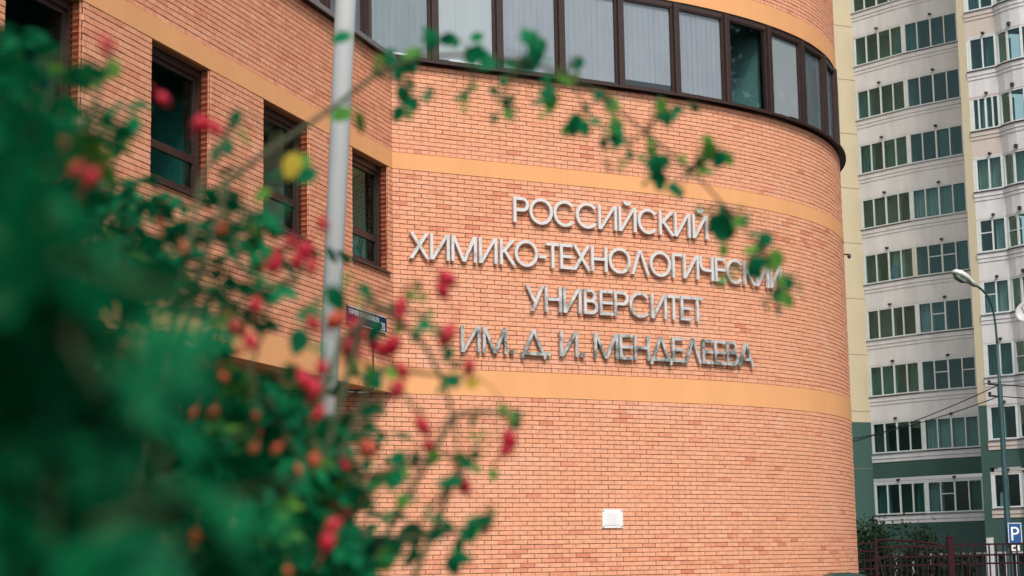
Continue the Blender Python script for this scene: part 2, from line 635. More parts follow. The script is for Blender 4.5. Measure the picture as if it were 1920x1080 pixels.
def lay(owner, fn, ang, a, b, z0, z1, from_top=True, soldier=True, holes=()):
    n = int(round((z1 - z0) / CRS))
    h = (z1 - z0) / n
    for c in range(n):
        zc = z0 + (c + .5) * h
        head = soldier and c == 0
        mod = BR / 2 if head else BR
        off = 0 if head else ((n - c) % 2) * BR / 2
        i0 = int(math.floor((a - off) / mod)) - 1
        i1 = int(math.ceil((b - off) / mod)) + 1
        spans = [(a, b)]
        for (ha, hb, hz0, hz1) in holes:
            if hz0 - .02 < zc < hz1 + .02:
                new = []
                for (p, q) in spans:
                    if hb <= p or ha >= q:
                        new.append((p, q))
                    else:
                        if ha > p:
                            new.append((p, ha))
                        if hb < q:
                            new.append((hb, q))
                spans = new
        for i in range(i0, i1):
            e0, e1 = i * mod + off + .0043, (i + 1) * mod + off - .0043
            for (p, q) in spans:
                f0, f1 = max(e0, p + .001), min(e1, q - .001)
                if f1 - f0 < .025:
                    continue
                sc = (f0 + f1) / 2 + rng.normal(0, .0012)
                P = fn(sc, rng.normal(0, .0013), zc + rng.normal(0, .0007))
                A = ang(sc) + rng.normal(0, .003)
                bricks.append((owner, P, A, f1 - f0, h - .009 + rng.normal(0, .0006), tint_at(sc, zc, owner)))


ca = lambda s: float(curve(s)[2])
wa_ang = math.atan2(TD[1], TD[0])
wa = lambda t: wa_ang
lay('front', K, ca, -9, S_END, Z4 - 59 * CRS, Z4, soldier=False)
lay('front', K, ca, 0.0, S_END, Z3, Z2)
lay('front', K, ca, 0.0, S_END, Z1, Z1 + 20 * CRS)
lay('front', K, ca, 0.0, S_END, ZB4, ZB4 + 28 * CRS)
holes = [(a, b, WZ0, Z2) for a, b in WINS]
lay('side', Wl, wa, T_END, 0.0, Z3, Z2, holes=holes)
lay('side', Wl, wa, T_END, 0.0, Z1, Z1 + 20 * CRS)
lay('side', Wl, wa, T_END, 0.0, ZB4, ZB4 + 28 * CRS)
# reveals: brick returns on the far jamb of each window
for a, b in WINS:
    n = int(round((Z2 - WZ0) / CRS))
    for c in range(n):
        zc = WZ0 + (c + .5) * (Z2 - WZ0) / n
        P = Wl(b - .0005, -.075, zc)
        bricks.append(('side', P, wa_ang + math.pi / 2, .118, .0665, tint_at(b, zc, 'side')))

# which bricks show largest in the picture: those become parts of their own
C = np.array([b[1] for b in bricks])
A = np.array([b[2] for b in bricks])
Ls = np.array([b[3] for b in bricks])
rel = C - np.array([0, 0, EYE])
dep = rel @ fw
px = 960 + FPX * (rel @ rt) / dep
py = 540 - FPX * (rel @ up) / dep
nrm = np.stack([np.sin(A), -np.cos(A), np.zeros_like(A)], 1)
facing = -(nrm * rel).sum(1) / np.linalg.norm(rel, axis=1)
area = np.where((px > 700) & (px < 1900) & (py > 5) & (py < 1075), facing * Ls / dep ** 2, 0)
pick = set(np.argsort(-area)[:300].tolist())
NT = 10
shared = {}


def shared_brick(L, h, tint):
    key = (round(L, 2), min(NT - 1, int(tint * NT)))
    if key not in shared:
        me = bpy.data.meshes.new('brick')
        me.from_pydata([tuple(p) for p in brick_verts(L, CRS - .009)], [], BF)
        me.materials.append(MATS['brick'])
        at_ = me.attributes.new('tint', 'FLOAT', 'POINT')
        at_.data.foreach_set('value', np.full(12, (key[1] + .5) / NT))
        shared[key] = me
    return shared[key]


for owner, po in (('front', front_o), ('side', side_o)):
    V, F, T = [], [], []
    k = 0
    for i, (ow, P, ang, L, h, ti) in enumerate(bricks):
        if ow != owner:
            continue
        if i in pick:
            o = bpy.data.objects.new('brick', shared_brick(L, h, ti))
            link(o, po, P)
            o.rotation_euler = (0, 0, ang)
            continue
        v = brick_verts(L, h)
        c, s = math.cos(ang), math.sin(ang)
        q = np.empty_like(v)
        # local x = tangent, local y = -normal (so that -y looks outwards)
        q[:, 0] = P[0] + v[:, 0] * c + v[:, 1] * s
        q[:, 1] = P[1] + v[:, 0] * s - v[:, 1] * c
        q[:, 2] = P[2] + v[:, 2]
        V.append(q)
        F += [tuple(x + k for x in f) for f in BF]
        T.append(np.full(12, ti))
        k += 12
    me = bpy.data.meshes.new('brick_courses')
    me.from_pydata(np.concatenate(V).tolist(), [], F)
    me.materials.append(MATS['brick'])
    at_ = me.attributes.new('tint', 'FLOAT', 'POINT')
    at_.data.foreach_set('value', np.concatenate(T))
    o = link(bpy.data.objects.new('brick_courses', me), po)
    o['kind'] = 'stuff'
for me in shared.values():      # shared bricks: flip local normal axis to -y
    for v in me.vertices:
        v.co.y = -v.co.y
    me.flip_normals()

# plaster bands
for z0, z1 in ((Z4, Z3), (Z2, Z1), (ZB3, ZB4)):
    strip(MB(), K, -.006, S_END, -.3, .006, z0 + .002, z1 - .002).build('plaster_band', 'plaster_band', bld)
    MB().box(T_END, .012, -.3, .006, z0, z1, Wl).build('plaster_band', 'plaster_band', bld)
# soffit of the overhanging storey, with the conduit that crosses it
sof = MB()
sof.prism([(0, 0), (1, 0), (1, 1), (0, 1)], 0, 1, lambda u, n, z: (0, 0, 0))
sof = MB()
pl = [Wl(T_END, -.02, 0), Wl(0, -.02, 0), K(-14, -.1, 0)]
sof.add([(p[0], p[1], Z4 + .006) for p in pl] + [(p[0], p[1], Z4 + .15) for p in pl], [(0, 1, 2), (5, 4, 3), (0, 3, 4, 1), (1, 4, 5, 2), (2, 5, 3, 0)])
sof.build('soffit', 'soffit_plaster', bld)
cn = MB()
cn.tube([Wl(-.91, .025, 5.26), Wl(-.91, .025, Z4 - .01)], .011, 6)
cn.tube([Wl(-.91, .025, Z4 - .015), Wl(-.91, -.2, Z4 - .02), K(-1.9, .05, Z4 - .03), K(-4, .05, Z4 - .03)], .011, 6)
cn.build('conduit', 'dark_metal', bld)
# roof and parapet cap
rf = MB()
ring = [Wl(T_END, .05, 0), Wl(-6, .05, 0)] + [Wl(-.02, .05, 0)] + [K(s, .05, 0) for s in np.arange(.1, S_END, .5)] + [K(S_END, -8, 0), (-16, 48, 0), (-20, 14, 0)]
n_ = len(ring)
rf.add([(p[0], p[1], ZTOP + .005) for p in ring] + [(p[0], p[1], ZTOP + .12) for p in ring],
       [tuple(range(n_ - 1, -1, -1)), tuple(range(n_, 2 * n_))] + [(i, (i + 1) % n_, (i + 1) % n_ + n_, i + n_) for i in range(n_)])
rf.build('roof', 'roofing', bld)
# end wall towards the street and back wall (plain)
ew = MB()
e0, e1 = Wl(T_END, -.02, 0), (-20, 14, 0)
ew.add([(e0[0], e0[1], Z4 + .02), (e1[0], e1[1], Z4 + .02), (e1[0], e1[1], ZTOP), (e0[0], e0[1], ZTOP)], [(0, 1, 2, 3)])
ew.build('end_wall', 'plaster_band', bld)

# side windows
for a, b in WINS:
    wn = MB()
    y0, y1 = -.20, -.13
    fwid = .085
    wn.box(a, b, y0, y1, WZ0, WZ0 + fwid, Wl)
    wn.box(a, b, y0, y1, Z2 - fwid - .03, Z2, Wl)
    wn.box(a, a + fwid, y0, y1, WZ0 + fwid, Z2 - fwid - .03, Wl)
    wn.box(b - fwid, b, y0, y1, WZ0 + fwid, Z2 - fwid - .03, Wl)
    # inner sash, slightly behind
    s0, s1 = a + fwid, b - fwid
    q0, q1 = WZ0 + fwid, Z2 - fwid - .03
    tz = WZ0 + .52
    for (u0, u1, v0, v1) in ((s0, s0 + .06, q0, q1), (s1 - .06, s1, q0, q1), (s0 + .06, s1 - .06, q0, q0 + .06), (s0 + .06, s1 - .06, q1 - .06, q1), (s0 + .06, s1 - .06, tz - .05, tz + .05)):
        wn.box(u0, u1, -.215, -.165, v0, v1, Wl)
    wo_ = wn.build('window', 'brown_frame', bld)
    for (v0, v1) in ((q0 + .055, tz - .045), (tz + .045, q1 - .055)):
        MB().box(s0 + .055, s1 - .055, -.196, -.188, v0, v1, Wl).build('pane', 'side_glass', wo_)
    sl = MB()
    sl.box(a - .03, b + .0, -.13, .045, WZ0 - .03, WZ0 - .002, Wl)
    sl.build('sill', 'dark_metal', wo_)
    hd = MB()
    hd.box(a, b, -.128, -.012, Z2 - .012, Z2 - .001, Wl)
    hd.build('lintel', 'soffit_plaster', wo_)
    rm = MB()
    P = [Wl(u, n, z) for u in (a - .5, b + .12) for n in (-2.4, -.351) for z in (WZ0 - .6, Z2 + .35)]
    rm.add(P, [(0, 1, 3, 2), (4, 6, 7, 5), (0, 4, 5, 1), (0, 2, 6, 4), (1, 5, 7, 3)])
    rm.build('room', 'interior_teal', wo_)

# the ribbon of windows
MUL = [-.43 + 1.2 * i for i in range(15)]
PANE_STYLE = ['dim', 'light', 'sky_slats', 'sky_slats', 'sky_slats', 'sky_slats', None, 'light', 'dim', 'light', 'sky_slats', None, 'sky_slats', 'sky_slats']


def glaze(fn_a, fn_b, style, i):
    """one unit of the ribbon between two posts; fn_a, fn_b = plan points"""
    a, b = Vector(fn_a), Vector(fn_b)
    d = (b - a)
    L = d.length
    d.normalize()
    nn = Vector((d.y, -d.x, 0))

    def G(u, n, z):
        p = a + d * u + nn * n
        return (p.x, p.y, z)
    m = MB()
    m.box(.0, .055, -.10, .035, ZG0 - .02, ZG1, G)
    m.box(L - .055, L, -.10, .033, ZG0 - .02, ZG1, G)
    m.box(.055, L - .055, -.09, -.01, ZG0 - .02, ZG0 + .012, G)
    m.box(.055, L - .055, -.09, -.012, ZG1 - .07, ZG1, G)
    for (u0, u1, z0, z1) in ((.055, .095, ZG0 + .012, ZG1 - .07), (L - .095, L - .055, ZG0 + .012, ZG1 - .07), (.095, L - .095, ZG0 + .012, ZG0 + .035), (.095, L - .095, ZG1 - .095, ZG1 - .07)):
        m.box(u0, u1, -.08, -.025, z0, z1, G)
    o = m.build('ribbon_window', 'brown_frame', bld)
    MB().box(.09, L - .09, -.056, -.048, ZG0 + .025, ZG1 - .085, G).build('pane', 'glass', o)
    if i in (0, 1) and abs(L - 1.2) < .05:
        MB().box(.3, .92, -.072, -.060, ZG0 + .036, ZG0 + .08, G).build('inner_ledge', 'sign_white', o)
    if style:
        bl = MB()  # grey slats stand in for sky mirrored in the pane
        k = 3 if style == 'light' else 9
        wd = (L - .16) / k
        for j in range(k):
            u0 = .08 + j * wd
            tw = .003 + .006 * rng.random()
            zb = ZG0 + .03 + (.06 * rng.random() if style == 'light' else (.0, .11, .03)[i % 3])
            vs = [G(u0, -.075, zb), G(u0 + wd * 1.01, -.075 - tw, zb), G(u0 + wd * 1.01, -.075 - tw, ZG1 - .075), G(u0, -.075, ZG1 - .075)]
            vs2 = [G(u0, -.079, zb), G(u0 + wd * 1.01, -.079 - tw, zb), G(u0 + wd * 1.01, -.079 - tw, ZG1 - .075), G(u0, -.079, ZG1 - .075)]
            bl.add(vs + vs2, [(0, 1, 2, 3), (7, 6, 5, 4), (0, 4, 5, 1), (1, 5, 6, 2), (2, 6, 7, 3), (3, 7, 4, 0)])
        bl.build('sky_slats', {'sky_slats': 'sky_slats', 'dim': 'sky_grey_dim', 'light': 'sky_grey_light'}[style], o)
    return o


for i in range(len(MUL) - 1):
    glaze(K(MUL[i], .02, 0), K(MUL[i + 1], .02, 0), PANE_STYLE[i], i)
c0 = Vector(K(MUL[0], .02, 0))
# side ribbon starts at the same post and runs parallel to the side wall
for i in range(9):
    p0 = c0 - Vector((TD[0], TD[1], 0)) * 1.6 * (i + 1)
    p1 = c0 - Vector((TD[0], TD[1], 0)) * 1.6 * i
    glaze(tuple(p0), tuple(p1), 'light' if i % 3 else 'sky_slats', i)
cov = MB()
strip(cov, K, -.43, S_END, -.35, -.02, ZG1 - .004, ZB3 + .01)
cov.build('head_flashing', 'dark_metal', bld)
# sill flashing
sl = MB()
strip(sl, K, 0.02, S_END, -.36, .13, ZS + .006, ZS + .028)
strip(sl, K, 0.02, S_END, .115, .13, ZS - .012, ZS + .005)
strip(sl, K, -.43, S_END, -.3, .04, ZS + .03, ZG0 - .022)
sl.build('sill', 'brown_frame', bld)
sl = MB()
sl.box(T_END, .08, -.36, .11, ZS + .002, ZS + .026, Wl)
sl.box(T_END, .08, .095, .11, ZS - .05, ZS + .001, Wl)
sl.build('sill', 'grey_metal', bld)
# rooms behind the ribbon
inn = MB()
strip(inn, K, -4, S_END - .3, -3.6, -3.4, ZS - .3, ZG1 + .3)
strip(inn, K, -4, S_END - .3, -3.4, -.36, ZG1 + .05, ZG1 + .3)
strip(inn, K, -4, S_END - .3, -3.4, -.36, ZS - .3, ZS - .05)
for s in (-.3, 4.37, 8.0, 12.8):
    strip(inn, K, s, s + .12, -3.4, -.3, ZS - .05, ZG1 + .05)
inn.build('room', 'interior_teal', bld)
inn = MB()
inn.box(T_END, -.4, -3.5, -3.3, ZS - .3, ZG1 + .3, Wl)
inn.box(T_END, -.4, -3.3, -.42, ZG1 + .05, ZG1 + .3, Wl)
inn.box(T_END, -.4, -3.3, -.42, ZS - .3, ZS - .05, Wl)
inn.build('room', 'interior', bld)

# ------------------------------------------------------------------ lettering
CAP = 0.425
LINES = [
    (7.25, 'РОССИЙСКИЙ', [('Р', 2.156, 2.444), ('О', 2.456, 2.899), ('С', 2.913, 3.338), ('С', 3.35, 3.778), ('И', 3.79, 4.161), ('Й', 4.196, 4.556), ('С', 4.586, 4.999), ('К', 5.033, 5.353), ('И', 5.357, 5.708), ('Й', 5.754, 6.105)]),
    (6.525, 'ХИМИКО-ТЕХНОЛОГИЧЕСКИЙ', [('Х', 0.261, 0.614), ('И', 0.628, 0.972), ('М', 1.005, 1.462), ('И', 1.505, 1.839), ('К', 1.89, 2.18), ('О', 2.164, 2.6), ('-', 2.617, 2.76), ('Т', 2.757, 3.010), ('Е', 3.025, 3.264), ('Х', 3.267, 3.615), ('Н', 3.628, 3.947), ('О', 3.975, 4.417), ('Л', 4.424, 4.802), ('О', 4.812, 5.257), ('Г', 5.285, 5.505), ('И', 5.523, 5.867), ('Ч', 5.878, 6.201), ('Е', 6.235, 6.488), ('С', 6.504, 6.927), ('К', 6.944, 7.250), ('И', 7.272, 7.621), ('Й', 7.666, 8.008)]),
    (5.79, 'УНИВЕРСИТЕТ', [('У', 2.352, 2.706), ('Н', 2.718, 3.036), ('И', 3.066, 3.415), ('В', 3.466, 3.737), ('Е', 3.776, 4.04), ('Р', 4.064, 4.351), ('С', 4.372, 4.792), ('И', 4.813, 5.14), ('Т', 5.155, 5.425), ('Е', 5.441, 5.67), ('Т', 5.68, 5.93)]),
    (5.06, 'ИМ. Д. И. МЕНДЕЛЕЕВА', [('И', 1.158, 1.501), ('М', 1.551, 1.993), ('.', 2.053, 2.129), ('Д', 2.258, 2.722), ('.', 2.735, 2.806), ('И', 2.987, 3.333), ('.', 3.384, 3.462), ('М', 3.648, 4.12), ('Е', 4.148, 4.42), ('Н', 4.446, 4.758), ('Д', 4.77, 5.22), ('Е', 5.23, 5.49), ('Л', 5.494, 5.865), ('Е', 5.885, 6.134), ('Е', 6.158, 6.423), ('В', 6.446, 6.73), ('А', 6.735, 7.129)]),
]
ST = .051     # stroke
LAB = {'Р': 'short line of silver wall letters just below the upper orange band reading ', 'Х': 'longest line of silver wall letters, with a hyphen, reading ',
       'У': 'silver wall letters between the hyphenated line and the initials reading ', 'И': 'stained silver wall letters with initials above the lower orange band reading '}


def glyph(ch, w):
    """list of convex-ish polygons and arcs, metres, baseline 0"""
    H, t = CAP, ST
    P, R_ = [], []
    rect = lambda x0, y0, x1, y1: P.append([(x0, y0), (x1, y0), (x1, y1), (x0, y1)])

    def sl(x0, y0, x1, y1, k=1.0):
        L = math.hypot(x1 - x0, y1 - y0)
        h = k * t / 2 * L / abs(y1 - y0)
        P.append([(x0 - h, y0), (x0 + h, y0), (x1 + h, y1), (x1 - h, y1)])
    arc = lambda cx, cy, rx, ry, a0, a1: R_.append((cx, cy, rx, ry, a0, a1))
    h2 = t * .58
    if ch == 'Р':
        r = H * .285
        rect(0, 0, t, H)
        rect(t, H - t, w - r, H)
        rect(t, H - 2 * r, w - r, H - 2 * r + t)
        arc(w - r, H - r, r, r, -90, 90)
    elif ch == 'О':
        arc(w / 2, H / 2, w / 2, H / 2 + .01, 0, 360)
    elif ch == 'С':
        arc(w * .52, H / 2, w * .52, H / 2 + .01, 40, 320)
    elif ch in 'ИЙ':
        rect(0, 0, t, H)
        rect(w - t, 0, w, H)
        P.append([(t * .15, 0), (t * 1.15, 0), (w - t * .15, H), (w - t * 1.15, H)])
        if ch == 'Й':
            arc(w / 2, H + .105, .085, .08, 185, 355)
    elif ch == 'К':
        rect(0, 0, t, H)
        sl(t * 1.0, H * .47, w - h2 - .01, H)
        sl(t * 1.55, H * .57, w - h2, 0)
    elif ch == 'Х':
        sl(h2 + .005, H, w - h2, 0)
        sl(w - h2 - .01, H, h2, 0)
    elif ch == 'М':
        rect(0, 0, t, H)
        rect(w - t, 0, w, H)
        sl(t * .62, H, w / 2, 0)
        sl(w - t * .62, H, w / 2, 0)
    elif ch == 'Т':
        rect(0, H - t, w, H)
        rect(w / 2 - t / 2, 0, w / 2 + t / 2, H - t)
    elif ch == 'Е':
        rect(0, 0, t, H)
        rect(t, H - t, w, H)
        rect(t, 0, w, t)
        rect(t, H * .5 - t / 2, w - .01, H * .5 + t / 2)
    elif ch == 'Н':
        rect(0, 0, t, H)
        rect(w - t, 0, w, H)
        rect(t, H * .5 - t / 2, w - t, H * .5 + t / 2)
    elif ch == 'Л':
        sl(h2, 0, w / 2, H)
        sl(w - h2, 0, w / 2, H)
    elif ch == 'А':
        sl(h2, 0, w / 2, H)
        sl(w - h2, 0, w / 2, H)
        rect(w * .24, H * .24, w * .76, H * .24 + t * .9)
    elif ch == 'Д':
        sl(w * .15, t * .9, w / 2, H)
        sl(w * .85, t * .9, w / 2, H)
        rect(0, 0, w, t)
        rect(0, -t * 1.15, t, 0)
        rect(w - t, -t * 1.15, w, 0)
    elif ch == 'Г':
        rect(0, 0, t, H)
        rect(t, H - t, w, H)
    elif ch == 'Ч':
        r = H * .3
        rect(w - t, 0, w, H)
        rect(0, H * .36 + r, t, H)
        arc(r, H * .36 + r, r, r, 180, 270)
        rect(r, H * .36, w - t, H * .36 + t)
    elif ch == 'У':
        sl(w - h2, H, w * .36, 0)
        sl(h2, H, w * .53, H * .3)
    elif ch == 'В':
        r1, r2 = H * .25 + t * .12, H * .25 + t * .38
        x1, x2 = w - r2 - .012, w - r2
        rect(0, 0, t, H)
        rect(t, H - t, x1, H)
        rect(t, 2 * r2 - t, x1, 2 * r2)
        rect(t, 0, x2, t)
        arc(x1, H - r1, r1 - .01, r1, -90, 90)
        arc(x2, r2, r2, r2, -90, 90)
    elif ch == '-':
        rect(0, H * .36, w, H * .36 + t)
    elif ch == '.':
        rect(0, 0, w, w)
    return P, R_


for zb, word, letters in LINES:
    m0 = K((letters[0][1] + letters[-1][2]) / 2, .05, zb)
    sg = thing('lettering', m0, LAB[word[0]] + word, 'lettering', 'lines of the silver name lettering')
    for ch, a, b in letters:
        mid = (a + b) / 2
        x, y, p = curve(mid)
        dx, dy = math.cos(p), math.sin(p)

        def G(u, n, z, x=x, y=y, dx=dx, dy=dy, a=a, mid=mid, zb=zb):
            u = u - (mid - a)
            return (x + dx * u + dy * n, y + dy * u - dx * n, zb + z)
        P, R_ = glyph(ch, b - a)
        m = MB()
        k = 0
        for poly in P:
            m.prism(poly, .035, .078 + .0009 * k, G)
            k += 1
        for (cx, cy, rx, ry, a0, a1) in R_:
            n = max(6, int(abs(a1 - a0) / 9))
            full = abs(a1 - a0) >= 360
            vs = []
            for j in range(n + 1 - full):
                t = math.radians(a0 + (a1 - a0) * j / n)
                for rr in (0, 1):
                    qx, qy = rx - rr * ST, ry - rr * ST
                    for nn_ in (.035, .078 + .0009 * k):
                        vs.append(G(cx + qx * math.cos(t), nn_, cy + qy * math.sin(t)))
            fs = []
            N = n + 1 - full
            for j in range(n):
                o0, o1 = j * 4, ((j + 1) % N) * 4
                fs += [(o0 + 1, o1 + 1, o1 + 3, o0 + 3), (o0, o0 + 2, o1 + 2, o1), (o0, o1, o1 + 1, o0 + 1), (o0 + 2, o0 + 3, o1 + 3, o1 + 2)]
            if not full:
                fs += [(0, 1, 3, 2), (n * 4, n * 4 + 2, n * 4 + 3, n * 4 + 1)]
            m.add(vs, fs)
            k += 1
        m.build('letter', 'letter_metal', sg)

# ------------------------------------------------------------------ plaque, street sign, camera on the wall


def text_mesh(body, size, fn, name, m, parent, n=.0):
    """flat lettering laid on a surface through fn(u, n, z)"""
    c = bpy.data.curves.new(name, 'FONT')
    c.body = body
    c.size = size
    c.extrude = 0.0008
    o = bpy.data.objects.new(name, c)
    col.objects.link(o)
    bpy.context.view_layer.update()
    me = bpy.data.meshes.new_from_object(o.evaluated_get(bpy.context.evaluated_depsgraph_get()))
    col.objects.unlink(o)
    bpy.data.objects.remove(o)
    for v in me.vertices:
        v.co = fn(v.co.x, n + v.co.z, v.co.y)
    me.materials.clear()
    me.materials.append(MATS[m])
    me.name = name
    return link(bpy.data.objects.new(name, me), parent)


x_, y_, p_ = curve(3.957)


def PQ(u, n, z):
    return (x_ + math.cos(p_) * u + math.sin(p_) * n, y_ + math.sin(p_) * u - math.cos(p_) * n, z)


pq = thing('wall_plaque', PQ(0, 0, 2.258), 'small white rectangular plaque screwed to the lower brick front', 'plaque')
m = MB()
m.box(-.2, .2, .002, .018, 2.258, 2.562, PQ)
m.build('back_plate', 'plaque_white', pq)
m = MB()
m.box(-.15, .14, .0185, .026, 2.305, 2.53, PQ)
m.build('text_panel', 'plaque_white', pq)
for i in range(6):
    MB().box(-.13, .12 - .03 * (i % 3), .0262, .0272, 2.335 + i * .03, 2.339 + i * .03, PQ).build('engraved_line', 'engraving', pq)
for u in (-.178, .178):
    for z in (2.282, 2.538):
        MB().lathe([(.012, 0), (.012, .005), (.006, .008)], PQ(u, .018, z), 8, (math.sin(p_), -math.cos(p_), 0)).build('screw', 'dark_metal', pq)

ss_ = thing('street_sign', Wl(-1.14, .02, 5.27), 'dark blue street name sign with white letters on the side wall', 'sign')
MB().box(-1.92, -.36, .012, .03, 5.27, 5.52, Wl).build('plate', 'street_sign_blue', ss_)
m = MB()
m.box(-1.92, -.36, .0302, .0315, 5.508, 5.52, Wl)
m.box(-1.92, -.36, .0302, .0315, 5.27, 5.28, Wl)
m.build('border', 'sign_white', ss_)
text_mesh('ГЕРОЕВ ПАНФИЛОВЦЕВ', .10, lambda u, n, z: Wl(-1.87 + u, n, 5.40 + z), 'street_name', 'sign_white', ss_, .0312)
text_mesh('20', .17, lambda u, n, z: Wl(-.60 + u, n, 5.30 + z), 'house_number', 'sign_white', ss_, .0312)

cc = thing('security_camera', K(12.2, .0, 7.72), 'small black camera on a bracket at the edge of the rounded wall', 'camera')
m = MB()
m.tube([K(12.2, -.02, 7.78), K(12.2, .10, 7.78)], .016, 6)
m.build('bracket', 'dark_metal', cc)
m = MB()
m.lathe([(.012, .05), (.035, .04), (.042, 0), (.03, -.035), (.008, -.05)], K(12.2, .10, 7.74), 10)
m.build('dome', 'dark_metal', cc)

# ------------------------------------------------------------------ the apartment block
Bp = np.array([17.47, 90.0])


def go(P, deg, L):
    return P + L * np.array([math.cos(math.radians(deg)), -math.sin(math.radians(deg))])


Ap = go(Bp, 180 - 26, 14.0)
Cp = go(Bp, 50, 3.113)
Ep = go(Cp, 42, 3.002)
ray_e2 = ray(1835.5, 511)[:2]
E2p = ray_e2 / ray_e2[1] * 81.0
ray_g = ray(1893, 511)[:2]
d41 = np.array([math.cos(math.radians(41)), -math.sin(math.radians(41))])
_M = np.array([d41, -ray_g]).T
_t, _k = np.linalg.solve(_M, -E2p)
Gp = E2p + _t * d41
FL = [3.83] + [6.80 + 2.785 * i for i in range(11)]
WH = 1.55
APT_TOP = FL[-1] + WH + 1.2
GREEN_Z = 8.35
apt = thing('apartment_block', (float(Bp[0]), float(Bp[1]), 0), 'tall panel apartment block with white glazed balconies, cream strips and a green base', 'apartment block')


def facet(P, Q):
    P, Q = np.array(P, float), np.array(Q, float)
    d = Q - P
    L = float(np.linalg.norm(d))
    d = d / L
    nrm_ = np.array([d[1], -d[0]])

    def fn(u, n, z):
        p = P + d * u + nrm_ * n
        return (float(p[0]), float(p[1]), z)
    return fn, L


def plain_wall(P, Q, name, mt_lo, mt_hi, joints=True):
    fn, L = facet(P, Q)
    MB().box(-.02, L, -.4, 0, 0, GREEN_Z, fn).build(name, mt_lo, apt)
    MB().box(-.02, L, -.4, .003, GREEN_Z + .0, APT_TOP, fn).build(name, mt_hi, apt)
    if joints:
        j = MB()
        for z in FL:
            j.box(0, L, .003, .009, z - .72, z - .69, fn)
        j.build('panel_joint', 'joint', apt)


plain_wall(Ap, Bp, 'wall_panel', 'green_panel', 'yellow_panel')
_r = ray(1821, 511)[:2]
_d = np.array([math.cos(math.radians(41)), -math.sin(math.radians(41))])
_tt, _kk = np.linalg.solve(np.array([_d, -_r]).T, -E2p)
Fp = E2p + _tt * _d                      # left edge of the narrow fin beside the recessed balcony
plain_wall(Fp, E2p, 'wall_panel', 'green_panel', 'yellow_panel', False)
plain_wall(Ep, Fp + np.array([.06, .05]), 'wall_panel', 'green_panel', 'yellow_panel', False)
INT = ['interior', 'interior', 'interior_dark', 'interior_dark', 'interior_red']


def balcony(fn, L, z, style, u0=.04, u1=None, first=False, panel='white_panel', low=None, stub=None, rr=random):
    """glazed balcony of one floor on one facet"""
    u1 = L - .03 if u1 is None else u1
    lo = z - (2.785 - WH) + .0
    g = first or (low is not None)
    m = MB()
    m.box(0, L, -.18, 0, lo + .02, z - .44, fn)
    m.build('balcony_panel', 'green_panel' if (low or first) else panel, apt)
    m = MB()
    m.box(-.01, L + .01, -.18, .025, z - .437, z - .285, fn)
    m.box(-.01, L + .01, -.18, .05, z - .27, z - .06, fn)
    m.build('cornice', panel, apt)
    m = MB()
    m.box(-.01, L + .01, -.15, .09, z - .055, z - .02, fn)
    m.build('sill', 'dark_metal' if rr.random() < .5 else 'grey_metal', apt)
    zt = z + WH - .06
    fr = MB()
    b = .06
    fr.box(u0, u1, -.09, -.01, z, z + b, fn)
    fr.box(u0, u1, -.09, -.012, zt - b, zt, fn)
    n = style['n']
    cuts = [u0 + (u1 - u0) * i / n for i in range(n + 1)]
    if style.get('uneven'):
        cuts = [c + (rr.uniform(-.1, .1) if 0 < i < n else 0) for i, c in enumerate(cuts)]
    for i, c in enumerate(cuts):
        h = .045 if i in (0, n) else (.03 if i % 2 else .042)
        cc_ = min(max(c, u0 + .045), u1 - .045)
        fr.box(cc_ - h, cc_ + h, -.085, -.006 - .001 * i, z + b - .004, zt - b + .004, fn)
    if style.get('transom'):
        for i in style['transom']:
            fr.box(cuts[i] + .04, cuts[i + 1] - .04, -.075, -.02, z + WH * .55, z + WH * .55 + .045, fn)
    fr.box(0, u0 - .002, -.16, -.02, z - .018, zt, fn)
    fr.box(u1 + .002, L, -.16, -.02, z - .018, zt, fn)
    wo2 = fr.build('window', style.get('frame', 'window_white'), apt)
    for i in range(n):
        MB().box(cuts[i] + .03, cuts[i + 1] - .03, -.055, -.048, z + b - .01, zt - b + .01, fn).build('pane', 'flat_glass', wo2)
    # curtains behind some sashes
    for i in range(n):
        cu = style['curt'][i] if i < len(style['curt']) else None
        if cu is None:
            continue
        cm = MB()
        k = 7
        for j in range(k):
            a0 = cuts[i] + .03 + (cuts[i + 1] - cuts[i] - .06) * j / k
            a1 = cuts[i] + .03 + (cuts[i + 1] - cuts[i] - .06) * (j + 1) / k
            nz = -.30 - .05 * (j % 2)
            nz1 = -.30 - .05 * ((j + 1) % 2)
            vs = [fn(a0, nz, z + .02), fn(a1, nz1, z + .02), fn(a1, nz1, zt - .05), fn(a0, nz, zt - .05)]
            cm.add(vs + [fn(a0, nz - .006, z + .02), fn(a1, nz1 - .006, z + .02), fn(a1, nz1 - .006, zt - .05), fn(a0, nz - .006, zt - .05)],
                   [(0, 1, 2, 3), (7, 6, 5, 4)])
        cm.build('curtain', 'curtain_%d' % cu, wo2)
    rm = MB()
    P = [fn(u, n_, zz) for u in (.0, L) for n_ in (-1.5, -.185) for zz in (z - 1.0, zt + .1)]
    rm.add(P, [(0, 1, 3, 2), (4, 6, 7, 5), (0, 4, 5, 1), (0, 2, 6, 4), (1, 5, 7, 3)])
    rm.build('room', style['int'], wo2)
    if stub is not None:
        s_ = MB()
        p0 = fn(stub, .0, zt + .16)
        p1 = fn(stub, .16, zt + .13)
        s_.tube([p0, p1], .062, 8)
        s_.build('drain_spout', 'dark_metal', apt)
    # lintel line over the window
    m = MB()
    m.box(0, L, -.16, -.002, zt + .004, lo + 2.785 + .018, fn)
    m.build('lintel', panel, apt)


f1, L1 = facet(Bp, Cp)
f2, L2 = facet(Cp, Ep)
f3, L3 = facet(E2p, Gp)
rr = random.Random(3)


